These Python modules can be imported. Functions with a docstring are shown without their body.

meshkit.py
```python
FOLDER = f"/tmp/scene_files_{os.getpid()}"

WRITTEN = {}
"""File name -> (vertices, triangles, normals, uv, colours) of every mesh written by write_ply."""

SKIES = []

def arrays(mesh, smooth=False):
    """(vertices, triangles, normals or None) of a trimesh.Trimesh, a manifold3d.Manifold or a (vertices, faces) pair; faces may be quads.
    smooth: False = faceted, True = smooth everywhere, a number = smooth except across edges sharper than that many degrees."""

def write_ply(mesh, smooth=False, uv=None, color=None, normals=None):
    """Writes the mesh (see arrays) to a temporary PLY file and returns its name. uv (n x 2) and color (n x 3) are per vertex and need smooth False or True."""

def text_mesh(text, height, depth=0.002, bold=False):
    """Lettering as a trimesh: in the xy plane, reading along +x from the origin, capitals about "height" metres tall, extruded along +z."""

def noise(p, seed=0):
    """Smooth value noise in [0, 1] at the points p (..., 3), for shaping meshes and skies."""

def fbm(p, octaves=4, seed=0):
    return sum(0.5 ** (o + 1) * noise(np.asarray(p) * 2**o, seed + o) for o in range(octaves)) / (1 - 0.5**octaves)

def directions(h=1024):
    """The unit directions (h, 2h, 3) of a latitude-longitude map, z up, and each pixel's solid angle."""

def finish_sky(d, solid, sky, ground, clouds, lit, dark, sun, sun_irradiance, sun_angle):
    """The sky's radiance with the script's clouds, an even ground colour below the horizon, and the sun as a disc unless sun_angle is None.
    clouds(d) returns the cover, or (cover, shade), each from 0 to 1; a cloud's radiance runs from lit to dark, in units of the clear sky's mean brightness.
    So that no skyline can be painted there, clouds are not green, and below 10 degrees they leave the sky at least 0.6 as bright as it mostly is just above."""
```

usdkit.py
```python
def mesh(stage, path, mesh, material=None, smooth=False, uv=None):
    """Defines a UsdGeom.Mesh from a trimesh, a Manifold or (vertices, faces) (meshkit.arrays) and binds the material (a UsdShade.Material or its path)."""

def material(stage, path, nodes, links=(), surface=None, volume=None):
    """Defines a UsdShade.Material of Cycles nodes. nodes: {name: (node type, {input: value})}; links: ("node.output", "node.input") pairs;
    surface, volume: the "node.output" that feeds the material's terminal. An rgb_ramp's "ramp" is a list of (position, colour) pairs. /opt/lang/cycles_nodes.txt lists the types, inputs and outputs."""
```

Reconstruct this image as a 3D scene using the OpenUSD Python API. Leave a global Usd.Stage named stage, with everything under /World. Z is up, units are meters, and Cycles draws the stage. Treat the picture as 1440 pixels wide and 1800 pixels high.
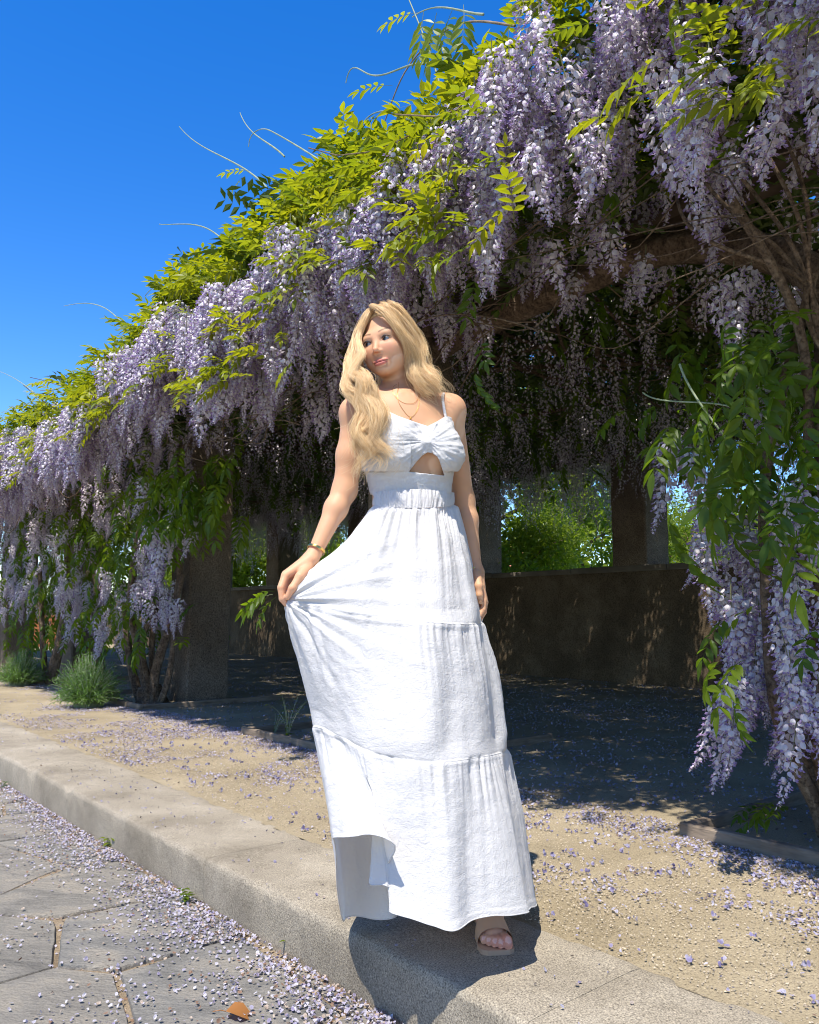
import math
import numpy as np
import trimesh
import usdkit
import meshkit
from pxr import Gf, Sdf, Usd, UsdGeom, UsdLux, UsdShade, Vt
from scipy.interpolate import CubicSpline, PchipInterpolator
from scipy.spatial import Voronoi, cKDTree
from shapely.geometry import Polygon, Point
from shapely.geometry import box as sbox

stage = Usd.Stage.CreateInMemory()
UsdGeom.SetStageUpAxis(stage, "Z")
UsdGeom.SetStageMetersPerUnit(stage, 1.0)
UsdGeom.Xform.Define(stage, "/World")
UsdGeom.Scope.Define(stage, "/World/Looks")

# ------------------------------------------------------------------ camera, sky, sun, exposure
CAM_H, FPX, PITCH = 0.83, 1440.0, math.atan(181 / 1440)
EXPOSURE = 0.62
cam = UsdGeom.Camera.Define(stage, "/World/camera")
cam.CreateFocalLengthAttr(26.0)
cam.CreateHorizontalApertureAttr(26.0)
cam.CreateClippingRangeAttr(Gf.Vec2f(0.05, 2000))
cam.CreateExposureAttr(EXPOSURE)
cam.AddTranslateOp().Set(Gf.Vec3d(0, 0, CAM_H))
cam.AddRotateXOp().Set(90 + math.degrees(PITCH))

# the pergola runs along D; N points from the road towards the garden wall
D = np.array([-0.63722, 0.77068, 0.0])
N = np.array([0.77068, 0.63722, 0.0])
SUN_EL = math.radians(63.5)
SUN_AZ = np.array([-0.40, -0.92, 0.0]); SUN_AZ /= np.linalg.norm(SUN_AZ)
SUN_TO = SUN_AZ * math.cos(SUN_EL) + np.array([0, 0, math.sin(SUN_EL)])

dome = UsdLux.DomeLight.Define(stage, "/World/sky")
dome.GetPrim().SetCustomDataByKey("kind", "structure")
usdkit.material(stage, "/World/Looks/sky", {
    "sky": ("sky_texture", {"sky_type": "single_scattering", "sun_disc": False, "sun_elevation": SUN_EL,
                            "sun_rotation": math.atan2(SUN_TO[0], SUN_TO[1]), "altitude": 300.0,
                            "air_density": 1.0, "aerosol_density": 0.3, "ozone_density": 2.2}),
    "hs": ("hsv", {"hue": 0.512, "saturation": 1.42, "value": 3.5}),
    "bg": ("background_shader", {"strength": 0.05})},
    [("sky.color", "hs.color"), ("hs.color", "bg.color")], surface="bg.background")
UsdShade.MaterialBindingAPI.Apply(dome.GetPrim()).Bind(UsdShade.Material.Get(stage, "/World/Looks/sky"))
sun = UsdLux.DistantLight.Define(stage, "/World/sun")
sun.CreateIntensityAttr(1.25)
sun.CreateNormalizeAttr(True)
sun.CreateAngleAttr(0.5)
sun.CreateColorAttr(Gf.Vec3f(1.0, 0.955, 0.885))
zax = Gf.Vec3d(*SUN_TO)
sun.AddOrientOp(UsdGeom.XformOp.PrecisionFloat).Set(Gf.Quatf(Gf.Rotation(Gf.Vec3d(0, 0, 1), zax).GetQuat()))

# ------------------------------------------------------------------ helpers
def uwz(u, w, z):
    """A point (or points) of the pergola's own axes in the world."""
    u, w, z = np.broadcast_arrays(np.asarray(u, float), np.asarray(w, float), np.asarray(z, float))
    return u[..., None] * D + w[..., None] * N + z[..., None] * np.array([0, 0, 1.0])

def ray(px, py):
    a, b = (px - 720) / FPX, (900 - py) / FPX
    return np.array([a, math.cos(PITCH) - b * math.sin(PITCH), math.sin(PITCH) + b * math.cos(PITCH)])

def at(px, py, y):
    """The point in direction (px, py) of the 1440 x 1800 photograph at world depth y."""
    r = ray(px, py)
    return np.array([0, 0, CAM_H]) + r * (y / r[1])

def project(P):
    P = np.asarray(P, float) - np.array([0, 0, CAM_H])
    c, s = math.cos(PITCH), math.sin(PITCH)
    dep = P[..., 1] * c + P[..., 2] * s
    up = -P[..., 1] * s + P[..., 2] * c
    return 720 + FPX * P[..., 0] / dep, 900 - FPX * up / dep

def rotz(a):
    c, s = math.cos(a), math.sin(a); return np.array([[c, -s, 0], [s, c, 0], [0, 0, 1.0]])
def rotx(a):
    c, s = math.cos(a), math.sin(a); return np.array([[1.0, 0, 0], [0, c, -s], [0, s, c]])
def roty(a):
    c, s = math.cos(a), math.sin(a); return np.array([[c, 0, s], [0, 1.0, 0], [-s, 0, c]])

_used = {}
def free(parent, name):
    k = (parent, name)
    i = _used.get(k, -1) + 1
    _used[k] = i
    return f"{parent}/{name}" if i == 0 else f"{parent}/{name}_{i:03d}"

def tag(prim, label=None, category=None, group=None, kind=None):
    for k, v in (("label", label), ("category", category), ("group", group), ("kind", kind)):
        if v:
            prim.SetCustomDataByKey(k, v)
    return prim

def thing(name, label=None, category=None, group=None, kind=None, loc=None):
    x = UsdGeom.Xform.Define(stage, free("/World", name))
    if loc is not None:
        x.AddTranslateOp().Set(Gf.Vec3d(*map(float, loc)))
    tag(x.GetPrim(), label, category, group, kind)
    return str(x.GetPath())

def M(name):
    return "/World/Looks/" + name

def put(parent, name, mesh, mat, smooth=False, cd=None, label=None, kind=None, double=True):
    """One Mesh prim under parent, with optional vertex colours (primvar Cd)."""
    path = free(parent, name)
    m = usdkit.mesh(stage, path, mesh, M(mat), smooth=smooth)
    if cd is not None:
        UsdGeom.PrimvarsAPI(m).CreatePrimvar("Cd", Sdf.ValueTypeNames.Color3fArray, "vertex").Set(Vt.Vec3fArray.FromNumpy(np.asarray(cd, np.float32)))
    if double:
        m.CreateDoubleSidedAttr(True)
    tag(m.GetPrim(), label=label, kind=kind)
    return path

def cat(parts):
    """Joins (v, f) pairs into one."""
    vs, fs, n = [], [], 0
    for v, f in parts:
        vs.append(v); fs.append(np.asarray(f) + n); n += len(v)
    return np.vstack(vs), np.vstack(fs)

def frames(p):
    t = np.gradient(p, axis=0)
    t /= np.linalg.norm(t, axis=1, keepdims=True) + 1e-12
    a = np.zeros_like(p)
    ref = np.array([0.31, 0.2, 0.93]) if abs(t[0, 2]) < 0.9 else np.array([1.0, 0.1, 0])
    a0 = np.cross(t[0], ref)
    for i in range(len(p)):
        a0 = a0 - t[i] * (a0 @ t[i]); a0 /= np.linalg.norm(a0) + 1e-12
        a[i] = a0
    return t, a, np.cross(t, a)

def tube(points, radii, sides=8, rough=0.0, seed=0, cap=True, ridges=0):
    p = np.asarray(points, float)
    r = np.broadcast_to(np.asarray(radii, float), (len(p),)).copy()
    t, a, b = frames(p)
    ang = np.arange(sides) * 2 * np.pi / sides
    rr = np.repeat(r[:, None], sides, 1)
    if rough:
        i = np.arange(len(p))
        q = np.stack(np.broadcast_arrays(i[:, None] * 0.55 + seed * 7.1, np.cos(ang)[None] * 1.6, np.sin(ang)[None] * 1.6), -1)
        rr = rr * (1 + rough * (2 * meshkit.fbm(q, 3, seed) - 1))
    if ridges:
        rr = rr * (1 + 0.13 * np.cos(ridges * ang[None] + np.arange(len(p))[:, None] * 0.35))
    v = p[:, None] + rr[..., None] * (np.cos(ang)[None, :, None] * a[:, None] + np.sin(ang)[None, :, None] * b[:, None])
    i, j = np.meshgrid(np.arange(len(p) - 1), np.arange(sides), indexing="ij")
    k = (j + 1) % sides
    q = np.stack([i * sides + j, i * sides + k, (i + 1) * sides + k, (i + 1) * sides + j], -1).reshape(-1, 4)
    f = np.vstack([q[:, [0, 1, 2]], q[:, [0, 2, 3]]])
    v = v.reshape(-1, 3)
    if cap:
        n = len(v); v = np.vstack([v, p[:1], p[-1:]]); j = np.arange(sides); k = (j + 1) % sides; e = (len(p) - 1) * sides
        f = np.vstack([f, np.stack([np.full(sides, n), k, j], 1), np.stack([np.full(sides, n + 1), e + j, e + k], 1)])
    return v, f

def curve(pts, n=24):
    pts = np.asarray(pts, float)
    s = np.concatenate([[0], np.cumsum(np.linalg.norm(np.diff(pts, axis=0), axis=1) + 1e-9)])
    return CubicSpline(s, pts, axis=0)(np.linspace(0, s[-1], n))

def boxm(u0, u1, w0, w1, z0, z1, bevel=0.0):
    """A box along the pergola's axes, optionally with bevelled edges."""
    if bevel:
        m = trimesh.creation.box((u1 - u0, w1 - w0, z1 - z0))
        import manifold3d
        s = manifold3d.Manifold.hull_points(np.vstack([np.array([[x * ((u1 - u0) / 2 - bx), y * ((w1 - w0) / 2 - by), z * ((z1 - z0) / 2 - bz)]
            for x in (-1, 1) for y in (-1, 1) for z in (-1, 1)]) for bx, by, bz in ((0, bevel, bevel), (bevel, 0, bevel), (bevel, bevel, 0))]))
        mm = s.to_mesh(); v, f = mm.vert_properties[:, :3], mm.tri_verts
    else:
        m = trimesh.creation.box((u1 - u0, w1 - w0, z1 - z0)); v, f = m.vertices, m.faces
    c = np.array([(u0 + u1) / 2, (w0 + w1) / 2, (z0 + z1) / 2])
    q = v + c
    # (u, w, z) is a left-handed triple here, so the triangles turn round
    return uwz(q[:, 0], q[:, 1], q[:, 2]), np.asarray(f)[:, ::-1]

def instancer(parent, name, protos, pos, quat, scale, index, kind="stuff", label=None):
    """protos: list of (mesh, material, cd). pos (n,3), quat (n,4: w,x,y,z), scale (n,)"""
    path = free(parent, name)
    pi = UsdGeom.PointInstancer.Define(stage, path)
    rel = pi.CreatePrototypesRel()
    for i, p in enumerate(protos):
        c = stage.DefinePrim(f"{path}/{p.rsplit('/', 1)[1]}", "Mesh")
        c.GetReferences().AddInternalReference(p)
        rel.AddTarget(c.GetPath())
    pi.CreateProtoIndicesAttr(Vt.IntArray.FromNumpy(np.asarray(index, np.int32)))
    pi.CreatePositionsAttr(Vt.Vec3fArray.FromNumpy(np.asarray(pos, np.float32)))
    q = np.asarray(quat, np.float16)
    pi.CreateOrientationsAttr(Vt.QuathArray([Gf.Quath(float(a), float(b), float(c), float(d)) for a, b, c, d in q]))
    s = np.asarray(scale, np.float32)
    if s.ndim == 1:
        s = np.repeat(s[:, None], 3, 1)
    pi.CreateScalesAttr(Vt.Vec3fArray.FromNumpy(s))
    tag(pi.GetPrim(), label=label, kind=kind)
    return path

def copy_part(parent, name, proto, R, pos, scale=1.0, label=None):
    """A part of its own that takes its shape from a prototype mesh."""
    path = free(parent, name)
    p = stage.DefinePrim(path, "Mesh")
    p.GetReferences().AddInternalReference(proto)
    m4 = np.eye(4); m4[:3, :3] = np.asarray(R) * scale; m4[:3, 3] = pos
    UsdGeom.Xformable(p).AddTransformOp().Set(Gf.Matrix4d(*m4.T.ravel().tolist()))
    tag(p, label=label)
    return path

def quat_from_mats(R):
    from scipy.spatial.transform import Rotation
    q = Rotation.from_matrix(R).as_quat()
    return q[:, [3, 0, 1, 2]]

def class_mesh(name, mesh, mat, cd=None, smooth=False):
    """A prototype mesh under an abstract class prim."""
    if not stage.GetPrimAtPath("/World/Prototypes"):
        stage.CreateClassPrim("/World/Prototypes")
    path = f"/World/Prototypes/{name}"
    m = usdkit.mesh(stage, path, mesh, M(mat), smooth=smooth)
    if cd is not None:
        UsdGeom.PrimvarsAPI(m).CreatePrimvar("Cd", Sdf.ValueTypeNames.Color3fArray, "vertex").Set(Vt.Vec3fArray.FromNumpy(np.asarray(cd, np.float32)))
    m.CreateDoubleSidedAttr(True)
    return path

# ------------------------------------------------------------------ materials
def mat(name, nodes, links, surface="p.BSDF"):
    return usdkit.material(stage, M(name), nodes, links, surface=surface)

def noisy(name, stops, scale=6, detail=8, rough=0.85, bump=0.3, bump_scale=60, bump_dist=0.004, spec=0.3, stretch=(1, 1, 1), fine=None, extra_scale=None, dist=0.0):
    """Principled surface whose colour runs through a ramp of object-space noise, with a second finer speckle and a bump."""
    nodes = {"tc": ("geometry", {}), "map": ("mapping", {"mapping_type": "point", "scale": stretch}),
             "n": ("noise_texture", {"scale": scale, "detail": detail, "roughness": 0.65, "distortion": dist}),
             "r": ("rgb_ramp", {"ramp": stops}),
             "n2": ("noise_texture", {"scale": bump_scale, "detail": 6.0, "roughness": 0.7}),
             "b": ("bump", {"strength": bump, "distance": bump_dist}),
             "p": ("principled_bsdf", {"roughness": rough, "specular_ior_level": spec})}
    links = [("tc.position", "map.vector"), ("map.vector", "n.vector"), ("n.fac", "r.fac"), ("map.vector", "n2.vector"), ("n2.fac", "b.height"), ("b.normal", "p.normal")]
    if fine:
        nodes["n3"] = ("noise_texture", {"scale": fine[0], "detail": 3.0, "roughness": 0.6})
        nodes["r3"] = ("rgb_ramp", {"ramp": fine[1]})
        nodes["mx"] = ("mix_color", {"blend_type": "multiply", "fac": 1.0})
        links += [("map.vector", "n3.vector"), ("n3.fac", "r3.fac"), ("r.color", "mx.a"), ("r3.color", "mx.b"), ("mx.result", "p.base_color")]
    else:
        links.append(("r.color", "p.base_color"))
    return mat(name, nodes, links)

noisy("gravel", [(0.3, (0.235, 0.192, 0.125)), (0.5, (0.32, 0.265, 0.175)), (0.7, (0.395, 0.333, 0.23))], scale=1.6, bump=0.7, bump_scale=120, bump_dist=0.007,
      fine=(190, [(0.32, (0.42, 0.40, 0.38)), (0.45, (0.9, 0.88, 0.84)), (0.6, (1, 0.98, 0.93)), (0.72, (1.45, 1.42, 1.35))]), rough=0.95, spec=0.15)
noisy("kerb_stone", [(0.32, (0.21, 0.178, 0.13)), (0.5, (0.305, 0.262, 0.195)), (0.68, (0.39, 0.34, 0.26))], scale=2.4, bump=0.7, bump_scale=150, bump_dist=0.004,
      fine=(250, [(0.36, (0.42, 0.41, 0.40)), (0.47, (0.90, 0.90, 0.90)), (0.56, (1, 1, 1)), (0.66, (1.5, 1.48, 1.42))]), rough=0.9, spec=0.2)
for i, (a, b, c) in enumerate([((0.13, 0.12, 0.10), (0.24, 0.218, 0.178), (0.35, 0.30, 0.225)), ((0.155, 0.14, 0.117), (0.25, 0.226, 0.184), (0.34, 0.295, 0.225)), ((0.125, 0.12, 0.106), (0.23, 0.215, 0.184), (0.34, 0.295, 0.225))]):
    noisy(f"slate_{i}", [(0.28, a), (0.5, b), (0.72, c)], scale=3.2, stretch=(1.0, 2.1, 1.0), bump=1.0, bump_scale=38, bump_dist=0.014, rough=0.8, spec=0.25, dist=0.8,
          fine=(120, [(0.3, (0.72, 0.72, 0.72)), (0.5, (1, 1, 1)), (0.7, (1.15, 1.13, 1.1))]))
noisy("joint_sand", [(0.3, (0.17, 0.12, 0.07)), (0.5, (0.28, 0.21, 0.13)), (0.7, (0.36, 0.28, 0.18))], scale=9, bump=0.8, bump_scale=150, bump_dist=0.01, rough=0.95,
      fine=(200, [(0.35, (0.6, 0.6, 0.6)), (0.6, (1.1, 1.1, 1.1))]))
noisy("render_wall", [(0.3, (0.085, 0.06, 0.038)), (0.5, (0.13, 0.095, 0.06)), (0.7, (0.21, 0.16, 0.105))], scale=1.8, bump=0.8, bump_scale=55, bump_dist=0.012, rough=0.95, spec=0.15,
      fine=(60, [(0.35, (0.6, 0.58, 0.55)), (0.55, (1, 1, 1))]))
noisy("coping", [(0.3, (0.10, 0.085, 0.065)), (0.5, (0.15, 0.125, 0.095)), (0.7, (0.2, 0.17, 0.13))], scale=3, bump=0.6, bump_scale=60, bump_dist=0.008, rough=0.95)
noisy("pebbledash", [(0.3, (0.16, 0.12, 0.085)), (0.5, (0.225, 0.175, 0.125)), (0.7, (0.30, 0.24, 0.18))], scale=2.5, bump=1.0, bump_scale=75, bump_dist=0.02, rough=0.95, spec=0.15,
      fine=(95, [(0.34, (0.35, 0.33, 0.3)), (0.5, (0.9, 0.9, 0.9)), (0.68, (1.35, 1.3, 1.25))]))
noisy("timber", [(0.3, (0.11, 0.08, 0.055)), (0.5, (0.20, 0.155, 0.11)), (0.7, (0.28, 0.22, 0.16))], scale=5, stretch=(1, 1, 6), bump=0.5, bump_scale=30, bump_dist=0.005)
noisy("beam_wood", [(0.3, (0.06, 0.04, 0.025)), (0.5, (0.11, 0.075, 0.05)), (0.7, (0.16, 0.115, 0.08))], scale=5, bump=0.5, bump_scale=30, bump_dist=0.005)
noisy("bark", [(0.3, (0.07, 0.045, 0.027)), (0.5, (0.17, 0.115, 0.07)), (0.7, (0.30, 0.215, 0.14))], scale=14, bump=1.0, bump_scale=42, bump_dist=0.02, rough=0.9, dist=1.2,
      fine=(70, [(0.35, (0.45, 0.42, 0.4)), (0.55, (1, 1, 1))]))
noisy("stem_bark", [(0.3, (0.13, 0.085, 0.05)), (0.5, (0.22, 0.155, 0.095)), (0.7, (0.31, 0.23, 0.15))], scale=20, bump=0.6, bump_scale=80, bump_dist=0.006)
noisy("young_shoot", [(0.4, (0.20, 0.24, 0.13)), (0.6, (0.30, 0.33, 0.20))], scale=20, rough=0.5)
noisy("brick_orange", [(0.3, (0.42, 0.15, 0.06)), (0.6, (0.55, 0.22, 0.09))], scale=8, bump=0.5)
noisy("roof_tile", [(0.3, (0.35, 0.10, 0.06)), (0.6, (0.48, 0.16, 0.10))], scale=6, bump=0.5)
noisy("white_plaster", [(0.3, (0.66, 0.65, 0.62)), (0.6, (0.76, 0.75, 0.72))], scale=2, bump=0.2)
noisy("meadow", [(0.3, (0.05, 0.085, 0.02)), (0.5, (0.08, 0.12, 0.03)), (0.7, (0.12, 0.15, 0.05))], scale=1.2, bump=1.0, bump_scale=20, bump_dist=0.05)

def leafy(name, lo, mid, hi, trans=0.45, tmul=1.9, rough=0.42, cd=False, spec=0.4):
    """Leaf or petal: a glossy front mixed with translucency; tone varies from copy to copy."""
    nodes = {"oi": ("object_info", {}), "ge": ("geometry", {}), "r": ("rgb_ramp", {"ramp": [(0.0, lo), (0.5, mid), (1.0, hi)]}),
             "ad": ("math", {"math_type": "add"}), "ad2": ("math", {"math_type": "multiply", "value2": 0.5}),
             "p": ("principled_bsdf", {"roughness": rough, "specular_ior_level": spec}),
             "g": ("mix_color", {"blend_type": "multiply", "fac": 1.0, "b": tmul if isinstance(tmul, tuple) else (tmul, tmul, tmul * 0.55), "use_clamp_result": False}),
             "t": ("translucent_bsdf", {}), "m": ("mix_closure", {"fac": trans})}
    links = [("oi.random", "ad.value1"), ("ge.random_per_island", "ad.value2"), ("ad.value", "ad2.value1"), ("ad2.value", "r.fac")]
    if cd:
        nodes["a"] = ("attribute", {"attribute": "Cd"})
        nodes["cm"] = ("mix_color", {"blend_type": "multiply", "fac": 1.0, "use_clamp_result": False})
        links += [("a.color", "cm.a"), ("r.color", "cm.b"), ("cm.result", "p.base_color"), ("cm.result", "g.a")]
    else:
        links += [("r.color", "p.base_color"), ("r.color", "g.a")]
    links += [("g.result", "t.color"), ("p.BSDF", "m.closure1"), ("t.BSDF", "m.closure2")]
    return mat(name, nodes, links, surface="m.closure")

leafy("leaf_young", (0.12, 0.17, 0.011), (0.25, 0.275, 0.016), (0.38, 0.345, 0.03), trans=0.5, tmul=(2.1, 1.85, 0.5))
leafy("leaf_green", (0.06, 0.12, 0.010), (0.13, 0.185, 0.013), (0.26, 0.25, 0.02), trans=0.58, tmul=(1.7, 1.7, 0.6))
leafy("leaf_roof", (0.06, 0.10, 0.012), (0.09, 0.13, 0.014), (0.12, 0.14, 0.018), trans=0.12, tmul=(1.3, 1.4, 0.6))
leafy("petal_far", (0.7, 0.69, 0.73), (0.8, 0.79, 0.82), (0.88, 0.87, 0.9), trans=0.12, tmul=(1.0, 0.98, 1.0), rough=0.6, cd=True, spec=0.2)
leafy("petal", (0.78, 0.77, 0.80), (0.90, 0.88, 0.91), (1.0, 1.0, 1.0), trans=0.32, tmul=(1.0, 0.98, 1.0), rough=0.55, cd=True, spec=0.3)
leafy("fallen_petal", (0.55, 0.54, 0.60), (0.85, 0.82, 0.86), (1.0, 1.0, 1.0), trans=0.15, tmul=(1.0, 1.0, 1.0), rough=0.7, cd=True, spec=0.2)
leafy("shrub_leaf", (0.09, 0.17, 0.03), (0.14, 0.24, 0.045), (0.20, 0.29, 0.07), trans=0.3, tmul=(1.4, 1.5, 0.7))
leafy("tree_leaf", (0.11, 0.16, 0.02), (0.20, 0.25, 0.03), (0.30, 0.31, 0.05), trans=0.55, tmul=(2.1, 2.1, 0.7))
leafy("dry_leaf", (0.30, 0.125, 0.035), (0.34, 0.145, 0.04), (0.36, 0.16, 0.05), trans=0.2, rough=0.6)
# ------------------------------------------------------------------ the ground
KW0, KW1, ROAD = 1.333, 1.752, -0.150      # front and back of the kerb, level of the paving
rng = np.random.default_rng(7)

def sheet(u0, u1, w0, w1, z, nu, nw, relief=0.0, seed=0, freq=3.0):
    u, w = np.meshgrid(np.linspace(u0, u1, nu), np.linspace(w0, w1, nw), indexing="ij")
    q = np.stack([u * freq, w * freq, np.zeros_like(u)], -1)
    zz = z + relief * (2 * meshkit.fbm(q, 5, seed) - 1) if relief else np.full_like(u, z)
    i, j = np.meshgrid(np.arange(nu - 1), np.arange(nw - 1), indexing="ij")
    a = i * nw + j
    f = np.stack([a, a + 1, a + nw + 1, a + nw], -1).reshape(-1, 4)
    f = np.vstack([f[:, [0, 1, 2]], f[:, [0, 2, 3]]])
    return uwz(u.ravel(), w.ravel(), zz.ravel()), f

g = UsdGeom.Xform.Define(stage, "/World/ground"); tag(g.GetPrim(), kind="structure")
put("/World/ground", "far_terrain", sheet(-400, 400, -400, 400, -0.6, 2, 2), "meadow")
put("/World/ground", "lawn", sheet(-60, 90, 8.6, 120, 0.0, 60, 60, 0.05, 3, 0.3), "meadow")
put("/World/ground", "gravel_path", sheet(-2, 16, KW1 - 0.03, 8.75, -0.001, 420, 180, 0.010, 5, 2.2), "gravel", smooth=True)
put("/World/ground", "gravel_path", sheet(16, 60, KW1 - 0.03, 8.75, -0.002, 40, 20), "gravel")
put("/World/ground", "gravel_path", sheet(-40, -2, KW1 - 0.03, 8.75, -0.002, 40, 20), "gravel")

# kerb: separate long stones with worn rims
k = UsdGeom.Xform.Define(stage, "/World/kerb"); tag(k.GetPrim(), kind="structure")
def kerb_stone(u0, u1, seed):
    n = max(12, int((u1 - u0) / 0.035)) if u0 < 9 else 10
    prof = np.array([(KW0 + .004, -.22), (KW0 + .002, -.16), (KW0, -.11), (KW0, -.06), (KW0, -.022), (KW0 + .005, -.007), (KW0 + .016, -.0005), (KW0 + .05, 0.001), (KW0 + .12, 0.001),
                     (KW0 + .20, 0.001), (KW0 + .28, 0.001), (KW0 + .36, .001), (KW1 - .015, .0005), (KW1 - .004, -.008), (KW1, -.05), (KW1, -.2)])
    us = np.linspace(u0, u1, n)
    U = np.repeat(us[:, None], len(prof), 1); W = np.repeat(prof[None, :, 0], n, 0); Z = np.repeat(prof[None, :, 1], n, 0)
    q = np.stack([U * 9, W * 9, Z * 9], -1); q2 = np.stack([U * 30, W * 30, Z * 30], -1)
    rim = np.zeros(len(prof)); rim[4:7] = 1; rim[12:14] = 1
    nz = (2 * meshkit.fbm(q, 3, 11) - 1); n2 = (2 * meshkit.fbm(q2, 2, 12) - 1)
    W = W + (0.004 * nz + 0.003 * n2) + rim * 0.005 * n2 + rim * 0.010 * np.clip(nz - .25, 0, 1) * 2
    Z = Z + (0.0035 * nz + 0.0022 * n2) - rim * np.abs(0.004 * n2) - rim * 0.016 * np.clip(nz - .25, 0, 1) * 2
    ends = np.minimum(np.abs(us - u0), np.abs(us - u1)) < 1e-6
    Z[ends, 4:13] -= 0.002
    m = len(prof); i, j = np.meshgrid(np.arange(n - 1), np.arange(m - 1), indexing="ij"); a = i * m + j
    f = np.stack([a, a + m, a + m + 1, a + 1], -1).reshape(-1, 4)
    v = uwz(U.ravel(), W.ravel(), Z.ravel())
    c0, c1 = len(v), len(v) + 1
    v = np.vstack([v, uwz(u0, KW0 + .2, -.1)[None], uwz(u1, KW0 + .2, -.1)[None]])
    j = np.arange(m - 1)
    f = np.vstack([f[:, [0, 1, 2]], f[:, [0, 2, 3]], np.stack([np.full(m - 1, c0), j, j + 1], 1), np.stack([np.full(m - 1, c1), (n - 1) * m + j + 1, (n - 1) * m + j], 1)])
    return v, f[:, ::-1]
ue, i = -3.2, 0
krng = np.random.default_rng(31)
while ue < 30:
    L = 1.48 if i < 9 else 2.4
    put("/World/kerb", "kerb_stone", kerb_stone(ue + .0008, ue + L - .0008, i * 3.7), "kerb_stone", smooth=50)
    ue += L; i += 1
put("/World/kerb", "kerb_bed", boxm(-3.2, ue, KW0 + .03, KW1 - .03, -.3, -.008), "joint_sand")

# paving of irregular flat stones, each stone a part
pv = UsdGeom.Xform.Define(stage, "/World/pavement"); tag(pv.GetPrim(), kind="structure")
put("/World/pavement", "joint_bed", sheet(-2.5, 13, -3.2, KW0 + .05, ROAD - .011, 300, 90, 0.004, 21, 5), "joint_sand", smooth=True)
put("/World/pavement", "far_paving", sheet(-60, 90, -60, KW0 + .05, ROAD - .06, 2, 2), "slate_0")
prng = np.random.default_rng(5)
pts = []
sites = []
for _ in range(6000):                       # sites thrown at random, big and small stones mixed
    q = np.array([prng.uniform(-3.6, 14.5), prng.uniform(-4.0, 2.2)])
    r_ = .26 + .34 * prng.uniform() ** 1.3
    if all((q[0] - s_[0]) ** 2 * .75 + (q[1] - s_[1]) ** 2 * 1.25 > (max(r_, s_[2])) ** 2 for s_ in sites):
        sites.append((q[0], q[1], r_))
sites = np.array(sites)[:, :2]
vor = Voronoi(sites)
region = sbox(-2.5, -3.2, 13, KW0 - .012)
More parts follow.
